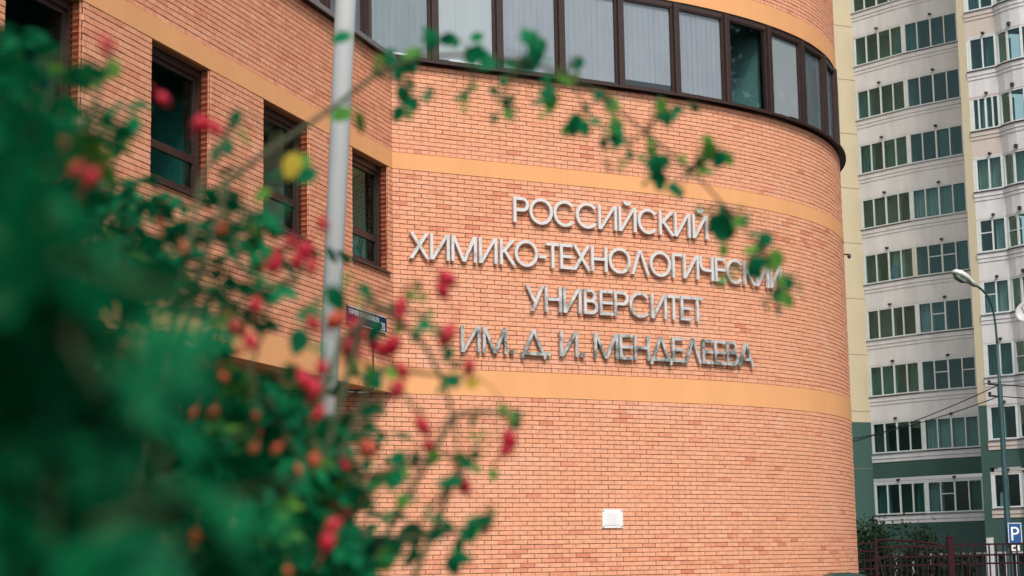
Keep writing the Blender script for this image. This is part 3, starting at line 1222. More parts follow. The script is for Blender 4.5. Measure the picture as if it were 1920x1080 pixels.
def sty(n, curt, transom=None, inter=None, frame='window_white', uneven=False):
    return dict(n=n, curt=curt, transom=transom, int=inter or rr.choice(INT), frame=frame, uneven=uneven)


N_ = None
S1 = [sty(4, [3, N_, N_, 6], inter='interior_dark'), sty(4, [4, N_, N_, N_], inter='interior_red'), sty(4, [3, 3, N_, 6], inter='interior'),
      sty(4, [4, 4, N_, N_], inter='interior_red', uneven=True), sty(4, [4, N_, 0, 4], inter='interior'), sty(4, [4, 4, 4, N_], inter='interior_dark'),
      sty(4, [3, N_, 6, 6], inter='interior_dark'), sty(4, [3, N_, N_, N_], inter='interior'), sty(4, [N_, N_, N_, 3], inter='interior'),
      sty(4, [N_, N_, N_, N_], inter='interior_dark'), sty(4, [3, N_, N_, 0], inter='interior'), sty(4, [N_, 1, N_, N_])]
S2 = [sty(4, [1, N_, N_, 6], [1], 'interior_red'), sty(4, [0, 0, 0, 1], inter='interior'), sty(4, [N_, N_, N_, N_], [1, 3], 'interior_dark'),
      sty(4, [0, 3, N_, 6], [1], 'interior'), sty(4, [N_, N_, N_, 6], [1, 2], 'interior_dark'), sty(4, [5, 0, 1, 3], inter='interior'),
      sty(4, [N_, N_, 6, N_], inter='interior_dark'), sty(4, [N_, N_, N_, N_], inter='interior_red'), sty(4, [3, N_, N_, N_], inter='interior'),
      sty(4, [1, N_, N_, 3], inter='interior'), sty(4, [N_, 0, N_, N_]), sty(4, [N_, N_, 1, N_])]
S3 = [sty(2, [N_, N_], inter='interior_red'), sty(2, [3, N_], inter='interior_red'), sty(2, [6, 6], inter='interior'), sty(2, [1, 5], [0], 'interior'),
      sty(2, [N_, 5], [0], 'interior_dark'), sty(2, [2, 2], inter='interior'), sty(4, [3, 0, 3, N_], inter='interior_red'), sty(2, [N_, 3], inter='interior'),
      sty(2, [6, N_], inter='interior'), sty(2, [N_, N_]), sty(2, [1, 1]), sty(2, [N_, 1])]
for i, z in enumerate(FL):
    lo_ = True if i == 1 else None
    pan = 'white_panel'
    balcony(f1, L1, z, S1[i], first=(i == 0), low=lo_, panel=pan, stub=L1 * .5, rr=rr)
    balcony(f2, L2, z, S2[i], first=(i == 0), low=lo_, panel=pan, stub=L2 * .52, u1=L2 - .03, rr=rr)
    balcony(f3, L3, z, S3[i], first=(i == 0), low=lo_, panel='pink_panel' if i in (0, 1, 6, 8) else 'white_panel', stub=L3 * .6, u0=.10, rr=rr)
# things seen behind the balcony glass
for fn, u0, u1, z0, z1, mt in ((f2, .62, .95, FL[9] + .62, FL[9] + .95, 'sign_white'), (f2, 1.35, 1.66, FL[9] + .5, FL[9] + .95, 'lamp_white'), (f1, 1.55, 2.0, FL[4] + .05, FL[4] + .8, 'garment_blue'),
                               (f1, .25, .7, FL[9] + .05, FL[9] + .35, 'bark'), (f3, .3, .62, FL[0] + .05, FL[0] + .7, 'sky_grey_light'), (f2, .5, .8, FL[6] + .05, FL[6] + .45, 'bark')):
    MB().prism([(u0, z0), (u1, z0 + .01), (u1 - .02, z1 - .04), ((u0 + u1) / 2, z1), (u0 + .03, z1 - .05)], -.24, -.18, fn).build('window_clutter', mt, apt)
MB().box(L1 - .06, L1 + .02, -.1, .012, FL[4], FL[4] + WH - .06, f1).build('partition', 'cream_paint', apt)
# ground floor of the bays: green wall, low windows
for fn, L in ((f1, L1), (f2, L2), (f3, L3)):
    MB().box(0, L, -.3, .004, 0, .55, fn).build('plinth', 'green_panel', apt)
    MB().box(0, L, -.3, -.005, 1.95, FL[0] - (2.785 - WH) + .016, fn).build('wall_panel', 'green_panel', apt)
    m = MB()
    for u in (.02, L * .33, L * .66, L - .1):
        m.box(u, u + .08, -.12, -.02, .55, 1.95, fn)
    m.box(.0, L, -.1, -.03, 1.86, 1.949, fn)
    wo3 = m.build('window', 'window_white', apt)
    MB().box(.05, L - .06, -.085, -.078, .56, 1.9, fn).build('pane', 'flat_glass', wo3)
    P = [fn(u, n_, zz) for u in (.0, L) for n_ in (-1.5, -.185) for zz in (.4, 2.05)]
    MB().add(P, [(0, 1, 3, 2), (4, 6, 7, 5), (0, 4, 5, 1), (0, 2, 6, 4), (1, 5, 7, 3)]).build('room', 'interior', wo3)
pl_fn, pl_L = facet(Fp, E2p)
MB().box(pl_L * .1, pl_L - .02, .006, .06, 0, 2.55, pl_fn).build('pilaster', 'white_panel', apt)

# rounded bay at the right of the recessed balcony
RB = 2.3
bay_pts = []
start = Gp
hd = math.radians(-78)        # heading of the bay wall where it leaves the balcony (almost towards the viewer)
arc_n = 12
pcur = np.array(start)
bay_pts.append(pcur.copy())
for i in range(arc_n):
    hh = hd + math.radians(150) * (i + .5) / arc_n
    pcur = pcur + (RB * math.radians(150) / arc_n) * np.array([math.cos(hh), math.sin(hh)])
    bay_pts.append(pcur.copy())
bay_pts = np.array(bay_pts)
bs = np.concatenate([[0], np.cumsum(np.linalg.norm(np.diff(bay_pts, axis=0), axis=1))])


def BY(u, n, z):
    x = np.interp(u, bs, bay_pts[:, 0])
    y = np.interp(u, bs, bay_pts[:, 1])
    i = min(max(np.searchsorted(bs, u) - 1, 0), arc_n - 1)
    hh = hd + math.radians(150) * min(max(u / bs[-1], 0), 1)
    return (float(x + n * math.sin(hh)), float(y - n * math.cos(hh)), z)


BL = float(bs[-1])
for i, z in enumerate(FL):
    lo = z - (2.785 - WH)
    zt = z + WH - .06
    strip(MB(), BY, 0, BL, -.18, 0, lo - .05, z - .44, .5).build('balcony_panel', 'green_panel' if i < 2 else 'white_panel', apt)
    m = MB()
    strip(m, BY, 0, BL, -.18, .025, z - .437, z - .285, .5)
    strip(m, BY, 0, BL, -.18, .05, z - .27, z - .06, .5)
    m.build('cornice', 'white_panel', apt)
    m = MB()
    strip(m, BY, 0, BL, -.15, .1, z - .055, z - .015, .5)
    m.build('sill', 'dark_metal', apt)
    fr = MB()
    strip(fr, BY, 0, BL, -.09, -.01, z, z + .075, .5)
    strip(fr, BY, 0, BL, -.09, -.012, zt - .075, zt, .5)
    npn = 8
    for j in range(npn + 1):
        u = BL * j / npn
        u = min(max(u, .06), BL - .06)
        fr.box(u - .055, u + .055, -.085, -.006, z + .071, zt - .071, BY)
    if i in (4, 2):
        strip(fr, BY, 0, BL, -.07, -.02, z + .75, z + .79, .5)
    wo4 = fr.build('window', 'window_white', apt)
    for j in range(npn):
        MB().box(BL * j / npn + .04, BL * (j + 1) / npn - .04, -.055, -.048, z + .065, zt - .065, BY).build('pane', 'flat_glass', wo4)
    if i in (3, 5, 9):
        cm = MB()
        strip(cm, BY, .1, BL - .1, -.31, -.30, z, zt - .05, .2)
        cm.build('curtain', 'curtain_%d' % (1 if i == 5 else 0), wo4)
    rm = MB()
    strip(rm, BY, 0, BL, -1.2, -1.15, z - .5, zt + .2, .5)
    strip(rm, BY, 0, BL, -1.15, -.19, zt + .02, zt + .06, .5)
    strip(rm, BY, 0, BL, -1.15, -.19, z - .45, z - .44, .5)
    rm.build('room', 'interior_dark' if i % 2 else 'interior', wo4)
    s_ = MB()
    s_.box(.9, 1.04, 0, .12, zt + .1, zt + .26, BY)
    s_.build('drain_spout', 'dark_metal', apt)
    strip(MB(), BY, 0, BL, -.16, -.002, zt + .004, lo + 2.785 - .055, .5).build('lintel', 'white_panel', apt)
strip(MB(), BY, 0, BL, -.3, .004, 0, FL[0] - 1.4, .5).build('plinth', 'green_panel', apt)
# top slab closes the block
ring = [Ap, Bp, Cp, Ep, Fp, E2p, Gp] + [bay_pts[i] for i in range(1, arc_n + 1)] + [bay_pts[-1] + np.array([6, 14]), Ap + np.array([4, 14])]
n_ = len(ring)
m = MB()
m.add([(float(p[0]), float(p[1]), APT_TOP) for p in ring] + [(float(p[0]), float(p[1]), APT_TOP + .4) for p in ring],
      [tuple(range(n_ - 1, -1, -1)), tuple(range(n_, 2 * n_))] + [(i, (i + 1) % n_, (i + 1) % n_ + n_, i + n_) for i in range(n_)])
m.build('roof', 'roofing', apt)

# satellite dish on the rounded bay
dp = at(1924, 585, 78.0)
ds = thing('satellite_dish', tuple(dp), 'white satellite dish fixed to the rounded apartment bay', 'satellite dish')
ax = Vector((-.55, -.8, .25)).normalized()
m = MB()
m.lathe([(.02, -.12), (.2, -.10), (.38, -.03), (.47, .03), (.47, .045), (.38, -.015), (.2, -.085), (.02, -.105)], dp, 20, ax)
m.build('dish', 'dish_white', ds, True)
m = MB()
m.tube([dp - ax * .1 - Vector((0, 0, .4)), dp + ax * .3 - Vector((0, 0, .15)), dp + ax * .55], .02, 6)
m.build('feed_arm', 'grey_metal', ds)
m = MB()
m.tube([dp - ax * .1, dp - ax * .35 + Vector((.2, .3, 0)), dp + Vector((.9, 1.6, 0))], .03, 6)
m.build('bracket', 'grey_metal', ds)

# ------------------------------------------------------------------ street lamp, wires, parking sign
LY = 43.0
lp_b = at(1893, 1047, LY)
lp_x, lp_y = lp_b.x, LY
lamp = thing('street_lamp', (lp_x, lp_y, 0), 'tall green street lamp with curved arm in front of the apartment block', 'street lamp')
hd_p = at(1812, 527, LY - .4)
top = at(1873, 625, LY)
m = MB()
m.lathe([(.10, 0), (.10, .35), (.078, .4), (.074, 3.2), (.068, 3.3), (.062, 5.6), (.038, 5.7), (.034, top.z - .25)], (lp_x, lp_y, 0), 12)
m.build('pole', 'lamp_green', lamp, True)
m = MB()
pts = []
P0 = Vector((lp_x, lp_y, top.z - .3))
P3 = hd_p + Vector((.16, .08, -.05))
P1 = P0 + Vector((-.02, 0, .95))
P2 = P3 + Vector((.5, .2, -.22))
for i in range(15):
    t = i / 14
    pts.append(P0 * (1 - t) ** 3 + P1 * 3 * t * (1 - t) ** 2 + P2 * 3 * t * t * (1 - t) + P3 * t ** 3)
m.tube(pts, .027, 8)
m.build('arm', 'lamp_green', lamp, True)
dirv = (pts[-1] - pts[-3]).normalized()
sidev = dirv.cross(Vector((0, 0, 1))).normalized()
upv = sidev.cross(dirv)


def LH(u, s, h):
    return tuple(P3 + dirv * u + sidev * s + upv * h)


def shell(mb, secs):
    n = len(secs[0][1])
    vs = [LH(u, a, b) for u, ring_ in secs for a, b in ring_]
    fs = [(i * n + j, i * n + (j + 1) % n, (i + 1) * n + (j + 1) % n, (i + 1) * n + j) for i in range(len(secs) - 1) for j in range(n)]
    fs += [tuple(range(n - 1, -1, -1)), tuple((len(secs) - 1) * n + j for j in range(n))]
    mb.add(vs, fs)


def hood(wd, ht, lo):
    return [(-wd, lo), (-wd, ht * .4), (-wd * .6, ht * .85), (0, ht), (wd * .6, ht * .85), (wd, ht * .4), (wd, lo)]


m = MB()
shell(m, [(-.1, hood(.04, .05, -.04)), (.05, hood(.07, .08, -.03)), (.2, hood(.13, .12, -.02)), (.42, hood(.15, .13, -.02)), (.55, hood(.1, .09, -.02)), (.6, hood(.04, .04, -.02))])
m.build('lamp_head', 'lamp_white', lamp, True)
m = MB()
shell(m, [(.12, [(-.08, -.022), (.08, -.022), (.05, -.05), (-.05, -.05)]), (.25, [(-.12, -.022), (.12, -.022), (.08, -.11), (-.08, -.11)]), (.45, [(-.12, -.022), (.12, -.022), (.08, -.11), (-.08, -.11)]), (.56, [(-.06, -.022), (.06, -.022), (.04, -.04), (-.04, -.04)])])
m.build('diffuser', 'lamp_glass', lamp)
for yy in (722, 744):
    p = at(1878, yy, LY)
    m = MB()
    m.tube([(lp_x, lp_y, p.z), (lp_x - .25, lp_y - .03, p.z + .03)], .025, 6)
    m.lathe([(.03, 0), (.045, .03), (.03, .06), (.045, .09), (.02, .12)], (lp_x - .25, lp_y - .03, p.z), 8)
    m.build('insulator_bracket', 'dark_metal', lamp)
for (yy, yend, lab) in ((721, 855, 'upper black overhead wire from the street lamp past the apartment block'), (743, 838, 'lower black overhead wire from the street lamp past the apartment block')):
    p = at(1874, yy, LY - .03)
    far = at(1480, yend, 58.0)
    right = at(2300, yy + 4, 52.0)
    pts = []
    for i in range(25):
        t = i / 24
        q = p.lerp(far, t)
        q.z -= 4 * t * (1 - t) * .22
        pts.append(q)
    pts2 = []
    for i in range(1, 17):
        t = i / 16
        q = p.lerp(right, t)
        q.z -= 4 * t * (1 - t) * .12
        pts2.append(q)
    m = MB()
    m.tube(list(reversed(pts2)) + pts, .013, 5)
    single(m.build('overhead_wire', 'wire'), lab, 'wire', 'overhead wires at the lamp')

ps = at(1903, 1000, LY - .12)
pk = thing('parking_sign', (ps.x, ps.y, ps.z - .25), 'blue square parking sign with a white P on the lamp post', 'road sign')


def PS(u, n, z):
    a = math.radians(10)
    return (ps.x + u * math.cos(a) + n * math.sin(a), ps.y + u * math.sin(a) - n * math.cos(a), ps.z + z)


MB().box(-.175, .175, -.01, 0, -.25, .25, PS).build('plate', 'sign_blue', pk)
m = MB()
for (a, b, c, d) in ((-.165, .165, .225, .24), (-.165, .165, -.24, -.225), (-.165, -.15, -.225, .225), (.15, .165, -.225, .225)):
    m.box(a, b, .0005, .002, c, d, PS)
m.build('border', 'sign_white', pk)
text_mesh('P', .46, lambda u, n, z: PS(-.125 + u, n, -.165 + z), 'letter', 'sign_white', pk, .0015)
m = MB()
m.box(-.1, .1, -.012, -.002, -.40, -.27, PS)
m.build('lower_plate', 'sign_white', pk)
m = MB()
m.box(-.075, .03, -.0018, -.001, -.36, -.325, PS)
m.box(-.055, .01, -.0018, -.001, -.324, -.30, PS)
m.build('car_symbol', 'dark_metal', pk)
m = MB()
m.tube([PS(0, -.02, -.45), PS(0, -.02, .2)], .02, 6)
m.build('bracket', 'grey_metal', pk)

# ------------------------------------------------------------------ fence and gate
FY = 41.0


def fx(px_):
    return at(px_, 1047, FY).x


def fz(py_):
    return at(1760, py_, FY).z


def section(name, label, cat, x0, x1, rails, bar_sp, bar_w, ztop_fn, posts, extra=None):
    t = thing(name, ((x0 + x1) / 2, FY, 0), label, cat)
    for z in rails:
        MB().box(x0, x1, FY - .02, FY + .02, z - .02, z + .02).build('rail', 'fence_red', t)
    n = int(round((x1 - x0) / bar_sp))
    for i in range(1, n):
        x = x0 + (x1 - x0) * i / n
        MB().box(x - bar_w, x + bar_w, FY - .045, FY - .0205, .12, ztop_fn(x)).build('bar', 'fence_red', t)
    for (x, zt, hw) in posts:
        p = MB()
        p.box(x - hw, x + hw, FY - hw, FY + hw, 0, zt)
        p.lathe([(hw * 1.3, zt), (hw * 1.3, zt + .02), (hw * .3, zt + .06)], (x, FY, 0), 8)
        p.build('post', 'fence_red', t)
    if extra:
        extra(t)
    return t


r1, r2, r3, r4 = fz(1022), fz(1042), fz(1058), fz(1075)
section('fence', 'short dark red metal fence section beside the brick wall', 'fence', fx(1540), fx(1643), [fz(1016), fz(1031), fz(1048), fz(1064), .35], .13, .011, lambda x: fz(1031), [(fx(1643), fz(1012), .035)])


def arch(t):
    m = MB()
    pts = []
    for i in range(15):
        u = i / 14
        pts.append((fx(1648 + (1778 - 1648) * u), FY, fz(1011 + 14 * u ** 2.2)))
    m.tube(pts, .022, 6)
    m.build('arched_rail', 'fence_red', t)


section('gate', 'dark red metal gate with a sloping curved top rail', 'gate', fx(1648), fx(1779), [fz(1024), fz(1043), fz(1059), .3], .115, .010,
        lambda x: fz(1024), [(fx(1783), fz(1009), .07)], arch)
section('fence', 'long dark red metal fence beside the parking sign', 'fence', fx(1790), fx(2050), [fz(1022), fz(1042), fz(1058), .3], .15, .016, lambda x: fz(1022) + .0, [(fx(1925), fz(1018), .04), (fx(2050), fz(1018), .04)])

# ------------------------------------------------------------------ shrubs behind the fence


def leaf_quads(centres, size, seed):
    r = np.random.default_rng(seed)
    V, F = [], []
    for c in centres:
        d = r.normal(size=3)
        d /= np.linalg.norm(d)
        e = np.cross(d, r.normal(size=3))
        e /= np.linalg.norm(e)
        s = size * r.uniform(.6, 1.3)
        o = len(V)
        V += [tuple(c - d * s), tuple(c + e * s * .45), tuple(c + d * s), tuple(c - e * s * .45)]
        F.append((o, o + 1, o + 2, o + 3))
    return V, F


def shrub(px_, pytop, Y, wid, label, seed, n=1500):
    r = np.random.default_rng(seed)
    b = at(px_, 1047, Y)
    h = at(px_, pytop, Y).z
    t = thing('shrub', (b.x, Y, 0), label, 'shrub', 'shrubs behind the fence')
    st = MB()
    cs = []
    for i in range(9):
        a = r.uniform(0, 6.28)
        hh = h * r.uniform(.65, 1.0)
        tip = np.array([b.x + math.cos(a) * wid * r.uniform(.2, 1), Y + math.sin(a) * wid * .8, hh])
        p0 = np.array([b.x + r.normal(0, .08), Y + r.normal(0, .08), 0])
        mid = (p0 + tip) / 2 + np.array([0, 0, h * .12])
        st.tube([tuple(p0), tuple(mid), tuple(tip)], [.03, .018, .006], 6)
        for j in range(n // 9):
            u = r.uniform(.25, 1.05)
            base = p0 * (1 - u) ** 2 + 2 * mid * u * (1 - u) + tip * u * u
            cs.append(base + r.normal(0, .16, 3) * np.array([wid * .9, wid * .7, .8]))
    st.build('branches', 'bark', t)
    V, F = leaf_quads(cs, .065, seed)
    lv = MB().add(V, F).build('foliage', 'shrub_leaf', t)
    lv['kind'] = 'stuff'


shrub(1680, 976, 47, 1.1, 'wide dark shrub with spread branches behind the gate', 1, 2600)
shrub(1632, 992, 49, .7, 'low dark shrub behind the fence close to the brick wall', 2)
shrub(1742, 984, 46, .5, 'narrow upright dark shrub behind the curved gate', 4, 1000)
shrub(1800, 1030, 45, .6, 'low rounded shrub behind the thick gate post', 5, 1100)

# ------------------------------------------------------------------ unseen trees added for the window glass to mirror
tr_r = np.random.default_rng(77)
tk = MB()
tk.tube([(0, 0, 0), (.05, .02, 3), (-.05, .08, 7), (.1, 0, 11), (.05, .05, 14.5)], [.26, .21, .16, .1, .03], 10)
tips = []
for i in range(26):
    z = 2.8 + 10.8 * i / 25
    a = i * 2.4
    L = (3.6 - 2.2 * abs(z - 7) / 8) * tr_r.uniform(.75, 1.1)
    q0 = np.array([0, 0, z])
    q1 = np.array([math.cos(a) * L * .55, math.sin(a) * L * .55, z + .9])
    q2 = np.array([math.cos(a) * L, math.sin(a) * L, z + 1.3 + tr_r.normal(0, .3)])
    tk.tube([tuple(q0), tuple(q1), tuple(q2)], [.07, .045, .012], 6)
    for t in np.linspace(.3, 1.05, 8):
        tips.append(q0 * (1 - t) ** 2 + 2 * q1 * t * (1 - t) + q2 * t * t)
tips = np.array(tips)
cs = tips[tr_r.integers(0, len(tips), 9000)] + tr_r.normal(0, .42, (9000, 3))
tree_trunk = tk.mesh('trunk', 'bark')
V_, F_ = leaf_quads(cs, .21, 78)
tree_crown = MB().add(V_, F_).mesh('crown', 'shrub_leaf')
for i, (tx, ty, sc_) in enumerate(((19, 38, 1.45), (23, 46, 1.6), (28, 54, 1.7), (34, 61, 1.7), (27, 36, 1.6), (-12, 96, 1.3), (-4, 101, 1.2), (-20, 92, 1.25), (-28, 99, 1.3))):
    far_ = i >= 5
    t = thing('added_tree', (tx, ty, 0), 'unseen leafy tree added behind the brick building for the windows to mirror' if far_ else 'unseen leafy tree added beyond the lamp and fence for the windows to mirror', 'tree', 'added trees behind the brick building' if far_ else 'added trees beyond the lamp')
    t.rotation_euler = (0, 0, i * 1.3)
    t.scale = (sc_, sc_, sc_)
    for nm, me in (('trunk', tree_trunk), ('crown', tree_crown)):
        o = bpy.data.objects.new(nm, me)
        col.objects.link(o)
        o.parent = t
        if nm == 'crown':
            o['kind'] = 'stuff'

# ------------------------------------------------------------------ dark container by the wall
bx, by = at(1585, 1060, 30.5).x, 30.5
zt = at(1585, 1073, 30.5).z
bn = thing('waste_container', (bx, by, 0), 'dark green container with a curved lid beside the brick wall', 'container')
m = MB()
m.add([(bx - .22, by - .3, .15), (bx + .22, by - .3, .15), (bx + .22, by + .3, .15), (bx - .22, by + .3, .15), (bx - .3, by - .38, zt - .2), (bx + .3, by - .38, zt - .2), (bx + .3, by + .38, zt - .2), (bx - .3, by + .38, zt - .2)],
      [(3, 2, 1, 0), (4, 5, 6, 7), (0, 1, 5, 4), (1, 2, 6, 5), (2, 3, 7, 6), (3, 0, 4, 7)])
m.build('body', 'bin_green', bn)
m = MB()
prof = [(-.34, zt - .199), (-.33, zt - .06), (-.2, zt - .005), (0, zt - .002), (.2, zt - .03), (.33, zt - .09), (.34, zt - .199)]
m.prism(prof, -.4, .4, lambda u, n, z: (bx + u, by + n, z))
m.build('lid', 'bin_green', bn)
for u in (-.2, .2):
    m = MB()
    m.tube([(bx + u - .03, by + .3, .1), (bx + u + .03, by + .3, .1)], .1, 12)
    m.build('wheel', 'dark_metal', bn)

# ------------------------------------------------------------------ grey pole
pt, pb = at(651, -60, 8.0), at(612, 800, 8.4)
dv = (pt - pb)
base = pb - dv * (pb.z / dv.z)
topp = pb + dv * 2.2
gp = thing('flagpole', tuple(base), 'plain light grey metal pole standing beside the rose bush', 'pole')
m = MB()
m.tube([base, base.lerp(topp, .5), topp], [.038, .045, .052], 16)
m.build('shaft', 'pole_grey', gp, True)
m = MB()
m.lathe([(.12, 0), (.12, .02), (.06, .03), (.055, .12)], (base.x, base.y, .1), 12)
m.build('base_plate', 'grey_metal', gp)

# ------------------------------------------------------------------ rose bush
rose = thing('rose_bush', (-.55, 1.6, .1), 'rose bush full of red hips and green leaves beside the grey pole', 'bush')


def make_leaf(nl, seed):
    """compound leaf: stalk along +x, leaflets in pairs and one at the tip; length about 1"""
    r = np.random.default_rng(seed)
    V, F = [], []

    def leaflet(o, ang, L, droop):
        ca_, sa_ = math.cos(ang), math.sin(ang)
        k = len(V)
        tw = r.uniform(-.5, .5)
        st = [(0, 0), (.18, .26), (.45, .36), (.75, .24), (1, 0)]
        for (u, wv) in st:
            for sgn in ((0,) if wv == 0 else (-1, 0, 1)):
                x = u * L
                y = sgn * wv * L
                z = abs(sgn) * wv * L * .22 - droop * u * u * L + y * tw * .6
                V.append((o[0] + x * ca_ - y * sa_, o[1] + x * sa_ + y * ca_, o[2] + z))
        a = k
        F.extend([(a, a + 1, a + 2), (a, a + 2, a + 3), (a + 1, a + 4, a + 5, a + 2), (a + 2, a + 5, a + 6, a + 3),
                  (a + 4, a + 7, a + 8, a + 5), (a + 5, a + 8, a + 9, a + 6), (a + 7, a + 10, a + 8), (a + 8, a + 10, a + 9)])
    if nl == 1:
        leaflet((.08, 0, 0), 0, .95, r.uniform(.05, .3))
        V.extend([(0, -.01, 0), (0, .01, 0), (.1, 0, 0)])
        F.append((len(V) - 3, len(V) - 2, len(V) - 1))
        return np.array(V), F
    pairs = (nl - 1) // 2
    zf = lambda x: -.25 * x * x
    for i in range(pairs):
        x = .28 + .42 * i / max(1, pairs - 1) if pairs > 1 else .45
        for sg_ in (-1, 1):
            leaflet((x, 0, zf(x)), sg_ * r.uniform(.8, 1.25), r.uniform(.3, .4), r.uniform(.1, .5))
    leaflet((.72, 0, zf(.72)), r.uniform(-.2, .2), r.uniform(.36, .44), r.uniform(.1, .5))
    k = len(V)
    for x in (0, .36, .74):
        V.extend([(x, -.008, zf(x)), (x, .008, zf(x)), (x, 0, zf(x) - .014)])
    for j in (0, 3):
        for q in range(3):
            F.append((k + j + q, k + j + (q + 1) % 3, k + j + 3 + (q + 1) % 3, k + j + 3 + q))
    return np.array(V), F


LEAVES = [make_leaf(n, 50 + i) for i, n in enumerate((7, 7, 5, 7, 5, 5, 3, 3, 1, 1, 1))]
leaf_me = {}


def leaf_mesh(i, m):
    if (i, m) not in leaf_me:
        V, F = LEAVES[i]
        me = bpy.data.meshes.new('leaf')
        me.from_pydata(V.tolist(), [], F)
        me.materials.append(MATS[m])
        for p in me.polygons:
            p.use_smooth = True
        leaf_me[(i, m)] = me
    return leaf_me[(i, m)]


def leaf_rot(yaw, pitch, roll):
    return (Matrix.Rotation(yaw, 3, 'Z') @ Matrix.Rotation(pitch, 3, 'Y') @ Matrix.Rotation(roll, 3, 'X'))


leaf_list = []     # (pos, rotation 3x3, size, variant, material, weight on screen)
stems = MB()


def add_leaf(P, R3, size, var, m, big=None):
    d = (np.array(P) - np.array([0, 0, EYE]))
    z = float(d @ fw)
    u = 960 + FPX * float(d @ rt) / z
    v = 540 - FPX * float(d @ up) / z
    wgt = size / max(z, .2) if (-60 < u < 1980 and -60 < v < 1140) else 0
    leaf_list.append((P, R3, size, var, m, wgt * (3 if big else 1)))


# the mass: outline of the bush as seen, denser and nearer towards the lower left
OUT = [(-400, -80), (10, -40), (60, 40), (110, 60), (160, 110), (220, 150), (270, 240), (340, 260), (420, 290), (470, 390), (560, 470), (610, 560), (640, 700), (660, 800), (690, 900), (700, 1010), (710, 1140), (690, 1700), (-400, 1700)]


def inside(px_, py_):
    c = False
    n = len(OUT)
    for i in range(n):
        x0, y0 = OUT[i]
        x1, y1 = OUT[(i + 1) % n]
        if (y0 > py_) != (y1 > py_) and px_ < (x1 - x0) * (py_ - y0) / (y1 - y0) + x0:
            c = not c
    return c


def edge_x(py_):
    """right edge of the mass at that height"""
    xs = []
    n = len(OUT)
    for i in range(n):
        x0, y0 = OUT[i]
        x1, y1 = OUT[(i + 1) % n]
        if (y0 > py_) != (y1 > py_):
            xs.append((x1 - x0) * (py_ - y0) / (y1 - y0) + x0)
    return max(xs) if xs else -1e9


rb = np.random.default_rng(21)
BASE = Vector((-.62, 1.75, .1))
nclus = 0
tries = 0
while nclus < 600 and tries < 9000:
    tries += 1
    near_pop = rb.random() < .13
    if rb.random() < .04:
        # the shoots that climb past the top of the picture
        x, y = rb.uniform(-150, 140), rb.uniform(60, 360)
        if x > 20 + .33 * max(0, y) + 40 * rb.random():
            continue
        Y = rb.uniform(1.4, 1.9)
    elif near_pop:
        x, y = rb.uniform(-300, 300), rb.uniform(380, 1450)
        if x > 330 - abs(y - 860) * .45 or (x < 160 and 740 < y < 1150 and rb.random() < .8):
            continue
        Y = rb.uniform(.6, 1.05)
    else:
        fill = rb.random() < .3
        x, y = (rb.uniform(300, 700), rb.uniform(740, 1130)) if fill else (rb.uniform(-250, 720), rb.uniform(-60, 1350))
        if not inside(x, y):
            continue
        ex = edge_x(y)
        top_ = min(1, max(.25, (y + 40) / 420))
        if rb.random() > (.2 + .8 * min(1, max(0, (ex - x) / (230 if fill else 380)))) * top_:
            continue
        if 370 < x < 650 and 575 < y < 745 and rb.random() < .85:
            continue
        Y = rb.uniform(1.95, 2.85)
    c = at(x, y, Y)
    nclus += 1
    # cane up from the ground to the cluster
    b0 = BASE + Vector((rb.normal(0, .12), rb.normal(0, .12), 0))
    if nclus % 5 == 0 and not near_pop:
        mid = (b0 + c) / 2 + Vector((rb.normal(0, .08), rb.normal(0, .08), .25))
        pts = [b0 * (1 - t) ** 2 + mid * 2 * t * (1 - t) + c * t * t for t in np.linspace(0, 1, 9)]
        stems.tube(pts, np.linspace(.005, .0014, 9).tolist(), 5)
    k = 5 + int(rb.integers(0, 4))
    ax_ = Vector((rb.normal(0, 1), rb.normal(0, 1), rb.normal(.5, .6))).normalized()
    tw = [c - ax_ * .06, c + ax_ * .07]
    stems.tube(tw, [.0016, .001], 4)
    for j in range(k):
        P = c + ax_ * rb.uniform(-.06, .07)
        R3 = leaf_rot(rb.uniform(0, 6.28), rb.uniform(-.5, .9), rb.uniform(-.7, .7))
        add_leaf(P, R3, rb.uniform(.045, .072), int(rb.integers(0, 6)), 'leaf' if rb.random() > .07 or near_pop else 'leaf_pale')

